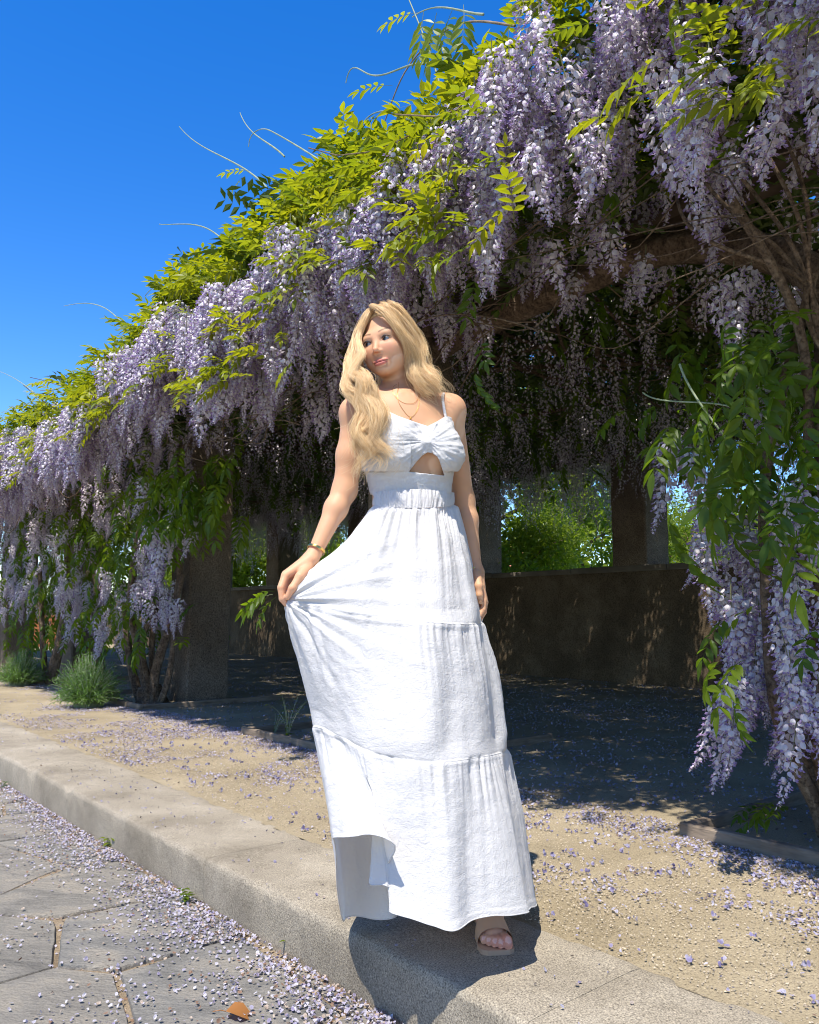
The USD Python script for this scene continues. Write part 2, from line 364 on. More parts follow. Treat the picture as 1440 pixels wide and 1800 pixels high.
for k_, (s, ri) in enumerate(zip(sites, vor.point_region)):
    reg = vor.regions[ri]
    if -1 in reg or len(reg) < 3:
        continue
    poly = Polygon(vor.vertices[reg]).intersection(region)
    if poly.is_empty or poly.geom_type != "Polygon" or poly.area < .01:
        continue
    poly = poly.buffer(-.019).buffer(.012)
    if poly.geom_type == 'MultiPolygon':
        poly = max(poly.geoms, key=lambda g_: g_.area)
    if poly.is_empty or poly.geom_type != "Polygon":
        continue
    ring = np.array(poly.segmentize(.07).exterior.coords)[:-1]
    if Polygon(ring).exterior.is_ccw:
        ring = ring[::-1]
    c = ring.mean(0)
    jit = meshkit.fbm(np.stack([ring[:, 0] * 11, ring[:, 1] * 11, np.zeros(len(ring))], -1), 3, 3)[:, None]
    jit2 = meshkit.fbm(np.stack([ring[:, 0] * 4, ring[:, 1] * 4, np.zeros(len(ring))], -1), 2, 33)[:, None]
    ring = c + (ring - c) * (1 + .07 * (jit - .5) - .10 * np.clip(jit2 - .5, 0, 1))
    tilt = prng.normal(0, .004, 2); dz = prng.normal(0, .0016)
    rows = []
    for sc, zz in ((1.0, -.05), (1.0, -.008), (0.985, -.001), (0.7, 0), (0.35, 0)):
        r = c + (ring - c) * sc
        h = .007 * (meshkit.fbm(np.stack([r[:, 0] * 4, r[:, 1] * 4, np.full(len(r), k_ * 1.0)], -1), 3, 9) - .5)
        rows.append(uwz(r[:, 0], r[:, 1], ROAD + zz + dz + (r - c) @ tilt + (h if zz > -.02 else 0)))
    n = len(ring); v = np.vstack(rows + [uwz(c[0], c[1], ROAD + dz)[None]])
    f = []
    j = np.arange(n); kx = (j + 1) % n
    for a in range(4):
        f += [np.stack([a * n + j, a * n + kx, (a + 1) * n + kx], 1), np.stack([a * n + j, (a + 1) * n + kx, (a + 1) * n + j], 1)]
    f.append(np.stack([4 * n + j, 4 * n + kx, np.full(n, 5 * n)], 1))
    put("/World/pavement", "paving_stone", (v, np.vstack(f)), f"slate_{k_ % 3}", smooth=40)

# ------------------------------------------------------------------ the garden wall
WALL_W, WALL_H = 8.55, 1.43
wl = thing("garden_wall", "long low rendered wall with a dark coping at the back of the pergola", "wall")
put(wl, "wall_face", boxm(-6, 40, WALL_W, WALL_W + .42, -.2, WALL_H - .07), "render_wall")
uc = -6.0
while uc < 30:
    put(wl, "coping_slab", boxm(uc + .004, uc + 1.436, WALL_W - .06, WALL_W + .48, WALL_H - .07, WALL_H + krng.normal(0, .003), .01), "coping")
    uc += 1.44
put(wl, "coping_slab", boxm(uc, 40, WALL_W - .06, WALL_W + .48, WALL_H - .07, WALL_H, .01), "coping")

# ------------------------------------------------------------------ the pergola
CORNERS = [1.84, 5.30, 8.76, 12.22]        # left front corners of the planting beds
PILLARS = [.62, 4.36, 7.64, 11.05, 14.35]
FW = 3.62
pg = thing("pergola", "long garden pergola on thick pebbledash pillars, overgrown with wisteria", "pergola")
def pillar(u, w, s, z0, z1, seed):
    v, f = boxm(u - s / 2, u + s / 2, w - s / 2, w + s / 2, z0, z1, .02)
    m = trimesh.Trimesh(v, f, process=True)
    for _ in range(4):
        m = m.subdivide()
    nrm = m.vertex_normals
    p = m.vertices + nrm * (0.012 * (2 * meshkit.fbm(m.vertices * 7 + seed, 4, 4) - 1))[:, None]
    return np.array(p), np.array(m.faces)
for i, u in enumerate(PILLARS):
    put(pg, "pillar", pillar(u, FW, .44, -.05, 2.85, i * 9.1), "pebbledash", smooth=40)
for i, u in enumerate([3.2, 6.05, 8.93, 11.8, 14.7, 17.6]):
    put(pg, "pillar", pillar(u, WALL_W + .21, .50, WALL_H - .01, 2.85, 60 + i * 9.1), "pebbledash", smooth=40)
for w, s in ((FW - .09, .12), (FW + .09, .12), (WALL_W + .12, .12), (WALL_W + .30, .12)):
    put(pg, "beam", boxm(-1.5, 20, w - s / 2 + .005, w + s / 2 - .005, 2.852, 2.98, .008), "beam_wood")
for i, u in enumerate(np.arange(-1.2, 19.8, .86)):
    put(pg, "rafter", boxm(u - .035, u + .035, 3.2 + .05 * math.sin(i * 2.3), 9.15, 2.984, 3.09, .006), "beam_wood")

# timber edged planting beds round the pillars
bed_where = ["at the right, below the curving vine stems", "left of the woman's skirt, weeds in its corner",
             "behind the larger green shrub", "at far left behind the smaller shrub"]
for i, c in enumerate(CORNERS):
    L_ = 2.5 if i == 0 else 1.6
    e = thing("planter_edging", f"low weathered timber board edging {bed_where[i]}", "garden edging")
    z1 = .05
    put(e, "front_board", boxm(c - L_, c, 2.845, 2.885, -.06, z1, .006), "timber")
    put(e, "side_board", boxm(c - .04, c, 2.888, 4.30, -.06, z1 - .004, .006), "timber")
    put(e, "side_board", boxm(c - L_, c - L_ + .04, 2.888, 4.30, -.06, z1 - .004, .006), "timber")

# a sunlit orange brick wall closes the walk far to the left
ew = thing("brick_wall", "sunlit orange brick wall glimpsed through the vines at far left", "wall")
for r in range(11):
    for c in range(13):
        o = .12 if r % 2 else 0
        a = 3.9 + c * .25 + o
        put(ew, "brick", boxm(23.0 + .004 * ((r * 7 + c * 3) % 3), 23.11, a + .006, a + .244, r * .075 + .004, r * .075 + .071), "brick_orange")
put(ew, "mortar_bed", boxm(23.012, 23.1, 3.9, 7.2, -.1, .825), "joint_sand")

# ------------------------------------------------------------------ what stands beyond the wall
def leaf_spray(n, size, spread, seed, aspect=.5):
    r = np.random.default_rng(seed); parts = []
    for _ in range(n):
        c = r.normal(0, spread, 3)
        ax = r.normal(0, 1, 3) + [0, 0, -.3]; ax /= np.linalg.norm(ax)
        sd = np.cross(ax, r.normal(0, 1, 3)); sd /= np.linalg.norm(sd)
        up = np.cross(ax, sd); L = size * r.uniform(.7, 1.25); W = L * aspect * .5
        v = np.array([c, c + ax * L * .45 + sd * W - up * L * .06, c + ax * L - up * L * .15, c + ax * L * .45 - sd * W - up * L * .06, c + ax * L * .5])
        parts.append((v, np.array([[0, 1, 4], [1, 2, 4], [2, 3, 4], [3, 0, 4]])))
    return cat(parts)
class_mesh("tree_spray", leaf_spray(26, .15, .20, 1), "tree_leaf")
class_mesh("tree_spray_fine", leaf_spray(30, .09, .15, 2, .4), "tree_leaf")
P = "/World/Prototypes/"
def tree(base, height, rad, low, n, proto, seed, label, cat_="tree", name="tree"):
    r = np.random.default_rng(seed)
    t = thing(name, label, cat_, loc=base)
    top = np.array([r.normal(0, .3), r.normal(0, .3), height * .7])
    put(t, "trunk", tube(curve([[0, 0, -.3], [.06, .05, height * .25], top * .6 + [.1, 0, 0], top], 14), np.linspace(.11, .03, 14) * height / 4.5, 8, .2, seed), "bark", smooth=True)
    pos = []
    blobs = []
    for b in range(16):
        z = r.uniform(low, height); q = (z - low) / (height - low)
        rr = rad * math.sqrt(max(.05, 1 - (2 * q - .9) ** 2 * .75))
        a = r.uniform(0, 2 * np.pi); d = rr * math.sqrt(r.uniform(.02, .8))
        blobs.append((d * math.cos(a), d * math.sin(a), z, rad * r.uniform(.28, .46)))
    for b, (x, y, z, s) in enumerate(blobs):
        if b % 2 == 0:
            put(t, "limb", tube(curve([top * r.uniform(.4, .9), [x * .5, y * .5, z - .25 * s], [x, y, z]], 8), np.linspace(.045, .012, 8) * height / 4.5, 5, .1, seed + b), "bark", smooth=True)
        d = r.normal(0, 1, (n // 16, 3)); d /= np.linalg.norm(d, axis=1, keepdims=True)
        pos.append(np.array([x, y, z]) + d * (s * r.uniform(.45, 1.05, (len(d), 1))) * [1, 1, .75])
    pos = np.vstack(pos); m = len(pos)
    from scipy.spatial.transform import Rotation
    q = Rotation.random(m, random_state=seed).as_quat()[:, [3, 0, 1, 2]]
    instancer(t, "crown", [P + proto], pos, q, r.uniform(.7, 1.3, m), np.zeros(m, int))
    return t
def far(px, y):
    return [(px - 720) / FPX * y * 1.0, y, 0]
tree(far(885, 15.5), 5.2, 2.0, 1.4, 420, "tree_spray", 41, "leafy green tree with sky gaps, seen right of the woman's hip above the wall")
tree(far(990, 19), 5.6, 2.3, 1.2, 420, "tree_spray", 42, "tree with an open crown just left of the back pillar at the wall")
tree(far(1075, 26), 4.6, 2.4, .6, 700, "tree_spray", 43, "low bright tree behind the back pillar at the wall")
tree(far(1210, 17), 2.9, 1.5, .4, 620, "tree_spray_fine", 44, "rounded yellow green bush over the wall right of the back pillar", "bush", "bush")
tree(far(930, 13.5), 2.3, 1.1, .5, 520, "tree_spray_fine", 48, "bright shrub looking over the wall between the woman and the back pillar", "bush", "bush")
tree(far(1330, 24), 3.6, 1.8, .4, 620, "tree_spray", 45, "green tree in front of the white house at right")
tree(far(400, 25), 4.4, 2.4, .5, 900, "tree_spray", 46, "feathery yellow green tree over the wall left of the woman's hand")
tree(far(480, 28), 4.8, 2.6, .5, 900, "tree_spray", 47, "tall pale tree over the wall behind the woman's hand")
tree(far(330, 27), 4.0, 2.6, .5, 900, "tree_spray", 51, "bushy tree over the wall between the pillar and the woman's arm")
tree(far(640, 30), 5.5, 3.0, .5, 700, "tree_spray", 49, "broad tree hidden mostly behind the woman, beyond the wall")
tree(far(1450, 22), 4.0, 2.2, .5, 600, "tree_spray", 50, "dark green tree at the right edge beyond the wall")

def house(c, w, d, eave, ridge, label):
    h = thing("house", label, "house", loc=c)
    v = np.array([[-w/2, -d/2, -1], [w/2, -d/2, -1], [w/2, d/2, -1], [-w/2, d/2, -1], [-w/2, -d/2, eave], [w/2, -d/2, eave], [w/2, d/2, eave], [-w/2, d/2, eave], [-w/2, 0, ridge - .1], [w/2, 0, ridge - .1]])
    f = np.array([[0,1,5],[0,5,4],[1,2,6],[1,6,5],[2,3,7],[2,7,6],[3,0,4],[3,4,7],[4,8,7],[5,6,9]])
    put(h, "wall", (v, f), "white_plaster")
    o = .35
    v = []
    for t_ in (0, .09):
        v += [[-w/2-o, -d/2-o, eave-.2+t_], [w/2+o, -d/2-o, eave-.2+t_], [w/2+o, 0, ridge+t_], [-w/2-o, 0, ridge+t_], [w/2+o, d/2+o, eave-.2+t_], [-w/2-o, d/2+o, eave-.2+t_]]
    f = [[6,7,8],[6,8,9],[9,8,10],[9,10,11],[0,2,1],[0,3,2],[3,4,2],[3,5,4],[0,1,7],[0,7,6],[5,10,4],[5,11,10],[0,6,9],[0,9,3],[3,9,11],[3,11,5],[1,2,8],[1,8,7],[2,4,10],[2,10,8]]
    rf = put(h, "roof", (np.array(v, float), np.array(f)), "roof_tile")
    b = trimesh.creation.box((.5, .5, 1.0)); b.apply_translation((w * .2, -.3, ridge + .1)); put(rf, "chimney", (b.vertices, b.faces), "brick_orange")
    for x in np.arange(-w/2 + 1, w/2 - .5, 1.9):
        b = trimesh.creation.box((.9, .06, 1.2)); b.apply_translation((x, -d/2, eave - 1.2))
        wn = put(h, "window", (b.vertices, b.faces), "coping")
        b = trimesh.creation.box((1.06, .1, .08)); b.apply_translation((x, -d/2 - .02, eave - 1.85)); put(wn, "sill", (b.vertices, b.faces), "white_plaster")
house(far(1345, 36), 7.5, 6, 3.5, 4.6, "white house with an orange red tiled roof beyond the wall at right")
house(far(905, 45), 5.0, 5, 3.4, 4.6, "small pale house glimpsed through the trees right of the woman")
# ------------------------------------------------------------------ wisteria: flower clusters, compound leaves, stems
def atw(px, py, w):
    r = ray(px, py); t = w / (r @ N)
    return np.array([0, 0, CAM_H]) + t * r

def flower(r, s, violet):
    """One pea flower on its stalk along +x: upright rounded banner, two wings and a keel."""
    v, f, c = [], [], []
    pale = np.array([.86, .80, .82]); mid = np.array([.56, .425, .63]); dark = np.array([.27, .17, .42])
    pale = pale * (1 - .45 * violet) + mid * .45 * violet
    L = .018 * r.uniform(.8, 1.25)
    ring = 8; R = .0108 * r.uniform(.85, 1.12)
    ang = np.arange(ring) * 2 * np.pi / ring
    back = r.uniform(.15, .55)
    yy, zz = R * .98 * np.cos(ang), R * 1.08 * np.sin(ang)
    xx = L + .002 - back * (yy ** 2) / R * 1.3 - .25 * np.clip(zz, 0, 1) ** 2 / R + np.where(zz < 0, -.002, 0)
    b = np.stack([xx, yy, zz + .005], 1); b = b @ roty(r.uniform(-.7, .15)).T
    v.append(np.vstack([[L + .003, 0, .003], b])); f += [[0, 1 + i, 1 + (i + 1) % ring] for i in range(ring)]
    c.append(np.vstack([[pale * .55 + np.array([.75, .74, .5]) * .45], np.repeat(pale[None], ring, 0) * r.uniform(.93, 1.05)]))
    n = 1 + ring
    for sgn in (-1, 1):
        w = np.array([[L, sgn * .0008, 0], [L + .007, sgn * .006, -.001], [L + .014, sgn * .004, -.006], [L + .008, sgn * .001, -.008]])
        v.append(w); f += [[n, n + 1, n + 2], [n, n + 2, n + 3]]; n += 4
        c.append(np.array([mid, mid * 1.05, dark * 1.1, mid * .8]))
    k = np.array([[0, 0, .0006], [L, 0, .0012], [L, 0, -.0008]])
    v.append(k); f.append([n, n + 1, n + 2]); c.append(np.repeat([[.30, .26, .25]], 3, 0))
    return np.vstack(v) * s, np.array(f), np.vstack(c)

def raceme(L, R, n, seed):
    r = np.random.default_rng(seed)
    V, F, C, m = [], [], [], 0
    bend = r.normal(0, .05, 2)
    for i in range(n):
        t = (i + r.uniform(0, 1)) / n
        t = .04 + .96 * t
        s = np.interp(t, [0, .12, .55, .85, 1], [.9, 1.05, 1.0, .62, .34]) * r.uniform(.85, 1.12)
        rad = R * np.interp(t, [0, .15, .5, .8, 1], [.62, 1.0, .82, .42, .1])
        v, f, c = flower(r, s, np.clip(t * 1.15 - .35 + r.normal(0, .12), 0, 1))
        a = i * 2.399 + r.normal(0, .4)
        v = v + [max(rad - .016, 0), 0, 0]
        v = v @ rotx(r.normal(0, .35)).T @ roty(r.normal(-.15, .28)).T @ rotz(a).T
        off = np.array([bend[0] * t * t * L * 3, bend[1] * t * t * L * 3, -t * L])
        V.append(v + off); F.append(f + m); C.append(c); m += len(v)
    z = np.linspace(.05, -L, 8); tt = np.clip(-z / L, 0, 1)
    v, f = tube(np.stack([bend[0] * tt * tt * L * 3, bend[1] * tt * tt * L * 3, z], 1), np.linspace(.0022, .0007, 8), 4, cap=False)
    V.append(v); F.append(f + m); C.append(np.repeat([[.26, .27, .13]], len(v), 0))
    return np.vstack(V), np.vstack(F), np.vstack(C)

RAC = []
for i, (L, R, n) in enumerate([(.26, .048, 84), (.33, .051, 102), (.21, .046, 70), (.30, .045, 88), (.38, .048, 110), (.25, .055, 92)]):
    v, f, c = raceme(L, R, n, 100 + i)
    RAC.append(class_mesh(f"flower_cluster_{'abcdef'[i]}", (v, f), "petal", cd=c))
RACL = np.array([.26, .33, .21, .30, .38, .25])
DIST = []
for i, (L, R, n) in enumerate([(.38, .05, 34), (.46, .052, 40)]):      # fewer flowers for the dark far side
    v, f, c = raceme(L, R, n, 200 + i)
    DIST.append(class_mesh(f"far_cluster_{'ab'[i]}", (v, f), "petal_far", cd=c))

def leaflet(base, d, side, L, W, droop, fold, curl):
    up = np.cross(d, side)
    def p(t, s, h=0):
        return base + d * (L * t) + side * (W * s) - np.array([0, 0, droop * L * t * t]) + up * (fold * W * abs(s) - curl * L * t * t * .5)
    v = np.array([p(0, 0), p(.28, .42), p(.55, .5), p(.8, .27), p(1, 0), p(.8, -.27), p(.55, -.5), p(.28, -.42), p(.28, 0), p(.55, 0), p(.8, 0)])
    f = np.array([[0, 8, 1], [0, 7, 8], [1, 8, 9], [1, 9, 2], [8, 7, 9], [7, 6, 9], [2, 9, 10], [2, 10, 3], [9, 6, 10], [6, 5, 10], [3, 10, 4], [10, 5, 4]])
    return v, f

def compound(pairs, L, leaf, droop, seed, wid=.40, fold=.35):
    """A pinnate leaf: leaflets in pairs along a drooping midrib that starts along +x."""
    r = np.random.default_rng(seed)
    t = np.linspace(0, 1, 10)
    mid = np.stack([L * t * (1 - .15 * droop * t), .06 * L * np.sin(t * 2 + r.uniform(0, 3)) * t, -droop * L * .6 * t * t + .05 * L * t], 1)
    parts = [tube(mid, np.linspace(.0014, .0006, 10) * L / .25, 3, cap=False)]
    for i in range(pairs):
        q = .26 + .70 * i / max(1, pairs - 1)
        b = np.array([np.interp(q, t, mid[:, k]) for k in range(3)])
        ax = np.array([np.interp(q + .02, t, mid[:, k]) for k in range(3)]) - b; ax /= np.linalg.norm(ax) + 1e-9
        for sgn in (-1, 1):
            sd = np.array([-ax[1], ax[0], 0]) * sgn; sd /= np.linalg.norm(sd)
            a = r.normal(.95, .14)
            d = ax * math.cos(a) + sd * math.sin(a); d[2] += r.normal(-.10, .16); d /= np.linalg.norm(d)
            s2 = np.cross(np.array([0, 0, 1.0]) + r.normal(0, .22, 3), d); s2 /= np.linalg.norm(s2)
            l = leaf * np.interp(i / max(1, pairs - 1), [0, .5, 1], [.82, 1.05, .92]) * r.uniform(.88, 1.1)
            parts.append(leaflet(b, d, s2, l, l * wid, r.uniform(.05, .45) * droop, fold, r.uniform(0, .3)))
    b = mid[-1]; ax = mid[-1] - mid[-2]; ax /= np.linalg.norm(ax)
    s2 = np.cross([0, 0, 1.0], ax); s2 /= np.linalg.norm(s2)
    parts.append(leaflet(b, ax, s2, leaf * 1.08, leaf * wid, .3 * droop, fold, .1))
    return cat(parts)

YOUNG, GREEN = [], []
for i, (p_, L, lf, dr) in enumerate([(5, .20, .062, .25), (4, .17, .058, .6), (6, .23, .066, .4), (3, .11, .05, -.3), (5, .19, .06, .95)]):
    YOUNG.append(class_mesh(f"young_leaf_{'abcde'[i]}", compound(p_, L, lf, dr, 300 + i), "leaf_young"))
for i, (p_, L, lf, dr) in enumerate([(5, .24, .085, .8), (6, .27, .082, 1.1), (4, .20, .088, .6), (5, .23, .08, 1.4)]):
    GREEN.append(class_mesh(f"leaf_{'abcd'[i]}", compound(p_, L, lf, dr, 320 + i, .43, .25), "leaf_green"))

def simple_leaf_cluster(n, spread, seed, leaf=.075):
    """A handful of compound leaves with plain leaflets, for the roof of the pergola."""
    r = np.random.default_rng(seed); parts = []
    for _ in range(n):
        c = np.array([r.uniform(-spread, spread), r.uniform(-spread, spread), r.uniform(-.12, .16)])
        a = r.uniform(0, 2 * np.pi); ax = np.array([math.cos(a), math.sin(a), r.normal(-.1, .3)]); ax /= np.linalg.norm(ax)
        sd = np.cross([0, 0, 1.0], ax); sd /= np.linalg.norm(sd)
        for k in range(5):
            b = c + ax * .22 * (k + 1) / 5 - [0, 0, .03 * k * k / 25]
            for sgn in (-1, 1):
                d = ax * .5 + sd * sgn * .85; d /= np.linalg.norm(d)
                s2 = np.cross([0, 0, 1.0], d) + r.normal(0, .35, 3); s2 /= np.linalg.norm(s2)
                l, w = leaf * r.uniform(.8, 1.2), leaf * .2
                parts.append((np.array([b, b + d * l * .5 + s2 * w, b + d * l - [0, 0, .2 * l], b + d * l * .5 - s2 * w]), np.array([[0, 1, 2], [0, 2, 3]])))
    return cat(parts)
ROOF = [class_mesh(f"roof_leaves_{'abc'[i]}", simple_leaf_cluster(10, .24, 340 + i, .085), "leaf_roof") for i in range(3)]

# height of the vine's leafy crest above the front edge, along the walk
_cu = [-2, 1, 2.4, 3.3, 4.0, 4.7, 5.6, 7, 8.5, 10, 12, 20]
_cz = [3.28, 3.28, 3.08, 2.96, 3.10, 3.02, 2.80, 2.78, 2.80, 2.84, 2.88, 2.9]
def crest(u):
    return np.interp(u, _cu, _cz) + .16 * (2 * meshkit.noise(np.stack([np.asarray(u, float) * 1.9, np.zeros_like(u, float), np.zeros_like(u, float)], -1), 2) - 1)
_rz = lambda u: np.interp(u, [0, 1.0, 2.4, 3.2, 4.0, 4.6, 5.4, 7, 9, 11], [2.00, 2.02, 2.04, 2.00, 1.74, 1.86, 2.05, 1.95, 1.86, 1.8])  # lower edge of the flower curtain

VINES = []
vine_text = ["with curving stems at the right edge, flowers almost touching the ground",
             "arching over the woman with its long flower curtain",
             "on the pillar behind the larger green shrub, stems fanning out",
             "behind the small green shrub at far left",
             "at the far shaded end of the walk"]
for i, u0 in enumerate([0.9, 4.0, 7.45, 10.9, 14.4]):
    VINES.append(thing("wisteria_vine", f"flowering lilac wisteria {vine_text[i]}", "wisteria", group=None))
def vine_of(u):
    return np.clip(np.floor((np.asarray(u) - 2.55) / 3.45 + 1), 0, 4).astype(int)

wr = np.random.default_rng(77)
part_count = {}
stuff = {}
def add_raceme(P, s, proto, yaw, tilt, vine, as_part, far_=False):
    R = rotx(tilt[0]) @ roty(tilt[1]) @ rotz(yaw)
    if as_part and part_count.get((vine, "r"), 0) < 300:
        part_count[(vine, "r")] = part_count.get((vine, "r"), 0) + 1
        copy_part(VINES[vine], "flower_cluster", RAC[proto], R, P, s)
    else:
        stuff.setdefault((vine, "far" if far_ else "rac"), []).append((P, R, s, proto))
def add_leaf(P, R, s, proto, vine, as_part, kind):
    if as_part and part_count.get((vine, "l"), 0) < 300:
        part_count[(vine, "l")] = part_count.get((vine, "l"), 0) + 1
        copy_part(VINES[vine], "leaf", (YOUNG if kind == "young" else GREEN)[proto], R, P, s)
    else:
        stuff.setdefault((vine, kind), []).append((P, R, s, proto))

# the curtain of flowers along the front: clumps, so that it has bays and tongues
n_clump = 470
cu = np.sort(wr.uniform(-.4, 11.2, n_clump))
for u in cu:
    zc = _rz(u) + wr.beta(1.1, 1.15) * (1.12 + .35 * np.clip((2.6 - u) / 1.2, 0, 1))
    dpt = wr.uniform(0, .36)
    if meshkit.noise(np.array([u * 3.0, zc * 2.6, 2.5]), 21) < .40 and dpt < .3:
        continue
    for _ in range(wr.integers(2, 6)):
        uu = u + wr.normal(0, .085)
        k = wr.integers(0, 6); s = wr.uniform(.85, 1.18)
        z = max(zc + wr.normal(0, .10), _rz(uu) - .05) + RACL[k] * s
        top = crest(uu) - .40 + .34 * np.clip((2.4 - uu) / 1.2, 0, 1)
        z = min(z, top + wr.uniform(-.15, .1))
        w = 1.89 + dpt + .28 * max(0, (z - 2.55)) + wr.normal(0, .04)
        add_raceme(uwz(uu, w, z), s, k, wr.uniform(0, 6.28), wr.normal(0, .10, 2), int(vine_of(uu)), uu > .45)
# young leaves on the crest and the upper front, pointing outward and up
for _ in range(5800):
    u = wr.uniform(-1, 12.5)
    q = wr.uniform(0, 1)
    c = crest(u)
    if q < .45:        # the rounded upper edge
        th = wr.uniform(.1 if u < 6 else -.35, 1.5)
        w, z = 2.45 - .38 * math.cos(th) * wr.uniform(.7, 1.12), c - .34 + .34 * math.sin(th) * wr.uniform(.75, 1.12)
    else:
        w, z = wr.uniform(2.25, 3.4), c + wr.normal(-.10, .07)
    dens = meshkit.noise(np.array([u * 1.7, w * 1.3, 4.0]), 8)
    if (dens < .40 and q < .45) or (q >= .45 and dens < .45) or (q < .45 and u < 2.2 and wr.uniform() < .75):
        continue
    out = -N * wr.normal(.55, .5) + D * wr.normal(0, .8) + np.array([0, 0, wr.normal(.42, .45)])
    out /= np.linalg.norm(out)
    sd = np.cross([0, 0, 1.0], out); sd /= np.linalg.norm(sd)
    R = np.stack([out, sd, np.cross(out, sd)], 1) @ rotx(wr.normal(0, .5))
    add_leaf(uwz(u, w, z), R, wr.uniform(.75, 1.2), wr.integers(0, 5), int(vine_of(u)), q < .45 and u > 1.0 and u < 11, "young")
for _ in range(900):                       # the vine bulges out over the path near the camera
    u, w, z = wr.uniform(-1.8, .85), wr.uniform(1.45, 2.3), wr.uniform(3.0, 3.4)
    R = rotz(wr.uniform(0, 6.28)) @ roty(wr.normal(.15, .3))
    add_leaf(uwz(u, w, z), R, wr.uniform(.8, 1.2), wr.integers(0, 5), 0, False, "young")
# tufts of young leaves among the flowers
for _ in range(105):
    u0, z0 = wr.uniform(.6, 11), wr.uniform(2.0, 2.8)
    z0 = max(z0, _rz(u0) + .25)
    for _ in range(wr.integers(3, 8)):
        u, z = u0 + wr.normal(0, .10), z0 + wr.normal(0, .08)
        out = -N * wr.uniform(.4, 1) + D * wr.normal(0, .7) + np.array([0, 0, wr.normal(.0, .35)]); out /= np.linalg.norm(out)
        sd = np.cross([0, 0, 1.0], out); sd /= np.linalg.norm(sd)
        R = np.stack([out, sd, np.cross(out, sd)], 1)
        add_leaf(uwz(u, 1.97 + .3 * max(0, z - 2.55), z), R, wr.uniform(.7, 1.1), wr.integers(0, 5), int(vine_of(u)), True, "young")
# darker leaves inside, just under the roof and behind the curtain
for _ in range(500):
    u, w = wr.uniform(-.5, 14), wr.uniform(2.3, 8.8)
    z = wr.uniform(2.55, 3.05)
    R = rotz(wr.uniform(0, 6.28)) @ roty(wr.normal(.2, .3))
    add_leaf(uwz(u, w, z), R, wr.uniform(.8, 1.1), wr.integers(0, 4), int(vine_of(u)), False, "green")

# flowers hanging inside and along the far side
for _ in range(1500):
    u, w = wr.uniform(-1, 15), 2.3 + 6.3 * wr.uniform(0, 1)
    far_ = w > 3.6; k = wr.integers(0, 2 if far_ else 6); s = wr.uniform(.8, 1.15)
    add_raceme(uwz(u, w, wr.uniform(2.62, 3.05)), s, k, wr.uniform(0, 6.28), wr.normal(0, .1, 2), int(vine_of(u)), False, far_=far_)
for _ in range(1700):
    u = wr.uniform(.5, 22)
    z = 3.15 - 1.0 * wr.beta(1.3, 2.2)
    if meshkit.noise(np.array([u * .9, 3.3, 1.2]), 5) > .52:
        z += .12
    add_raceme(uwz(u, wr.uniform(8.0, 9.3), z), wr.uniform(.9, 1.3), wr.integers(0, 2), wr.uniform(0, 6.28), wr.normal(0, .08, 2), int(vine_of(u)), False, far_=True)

for _ in range(420):                       # the shaded back of the curtain
    u = wr.uniform(.3, 13); w = wr.uniform(2.35, 3.1)
    k = wr.integers(0, 6); z = _rz(u) + wr.uniform(.05, .8) + RACL[k]
    add_raceme(uwz(u, w, z), wr.uniform(.85, 1.1), k, wr.uniform(0, 6.28), wr.normal(0, .1, 2), int(vine_of(u)), False)
for _ in range(420):
    u = wr.uniform(7.7, 14); w = wr.uniform(2.9, 4.2)
    k = wr.integers(0, 6); z = 2.4 - 1.75 * wr.beta(1.2, 1.8)
    if meshkit.noise(np.array([u * 1.3, w * .8, 7.7]), 3) < .42:
        continue
    add_raceme(uwz(u, w, z), wr.uniform(.8, 1.05), k, wr.uniform(0, 6.28), wr.normal(0, .1, 2), int(vine_of(u)), False)
for _ in range(700):
    u = wr.uniform(7.6, 14); w = wr.uniform(2.9, 4.0)
    z = 2.3 - 1.9 * wr.beta(1.2, 1.6)
    if meshkit.noise(np.array([u * 1.2, w * .8, 17.7]), 4) < .42:
        continue
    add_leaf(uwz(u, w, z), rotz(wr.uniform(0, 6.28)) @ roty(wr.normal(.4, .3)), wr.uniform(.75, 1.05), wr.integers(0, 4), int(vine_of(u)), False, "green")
# flowers and leaves hanging low round the pillars
low = [((1182, 765), 3.35, .42), ((1210, 790), 3.30, .40), ((1245, 830), 3.18, .46), ((1232, 940), 3.13, .36), ((1300, 880), 3.23, .42), ((1318, 930), 3.18, .4), ((1290, 960), 3.28, .36), ((1285, 1065), 3.13, .30), ((1335, 1075), 3.08, .33),
       ((1290, 1190), 3.03, .42), ((1270, 1215), 3.13, .34), ((1308, 1205), 3.08, .38), ((1330, 1170), 3.08, .26), ((1410, 990), 3.03, .46), ((1390, 1150), 3.03, .40), ((1432, 1140), 2.98, .40), ((1390, 930), 3.13, .30), ((1365, 1010), 3.18, .4),
       ((1290, 480), 3.03, .36), ((1320, 470), 3.08, .30), ((1265, 500), 3.08, .28), ((1390, 500), 3.08, .24), ((1345, 685), 3.18, .26), ((1325, 700), 3.18, .2), ((1250, 900), 3.28, .32), ((1345, 1040), 3.23, .4), ((1420, 1080), 3.23, .36), ((1430, 930), 3.28, .4),
       ((1405, 1230), 3.08, .30), ((1375, 870), 3.33, .3), ((1435, 840), 3.18, .34), ((1360, 940), 3.13, .36), ((1385, 1060), 3.08, .42), ((1440, 1010), 3.13, .40), ((1345, 1120), 3.18, .32), ((1415, 1160), 3.13, .36), ((1330, 1000), 3.33, .36), ((1275, 1010), 3.33, .28)]
low += [((wr.uniform(1370, 1450), wr.uniform(820, 1240)), wr.uniform(2.75, 3.0), wr.uniform(.24, .36)) for _ in range(16)]
low += [((wr.uniform(1265, 1330), wr.uniform(1040, 1230)), wr.uniform(2.9, 3.1), wr.uniform(.24, .34)) for _ in range(6)]
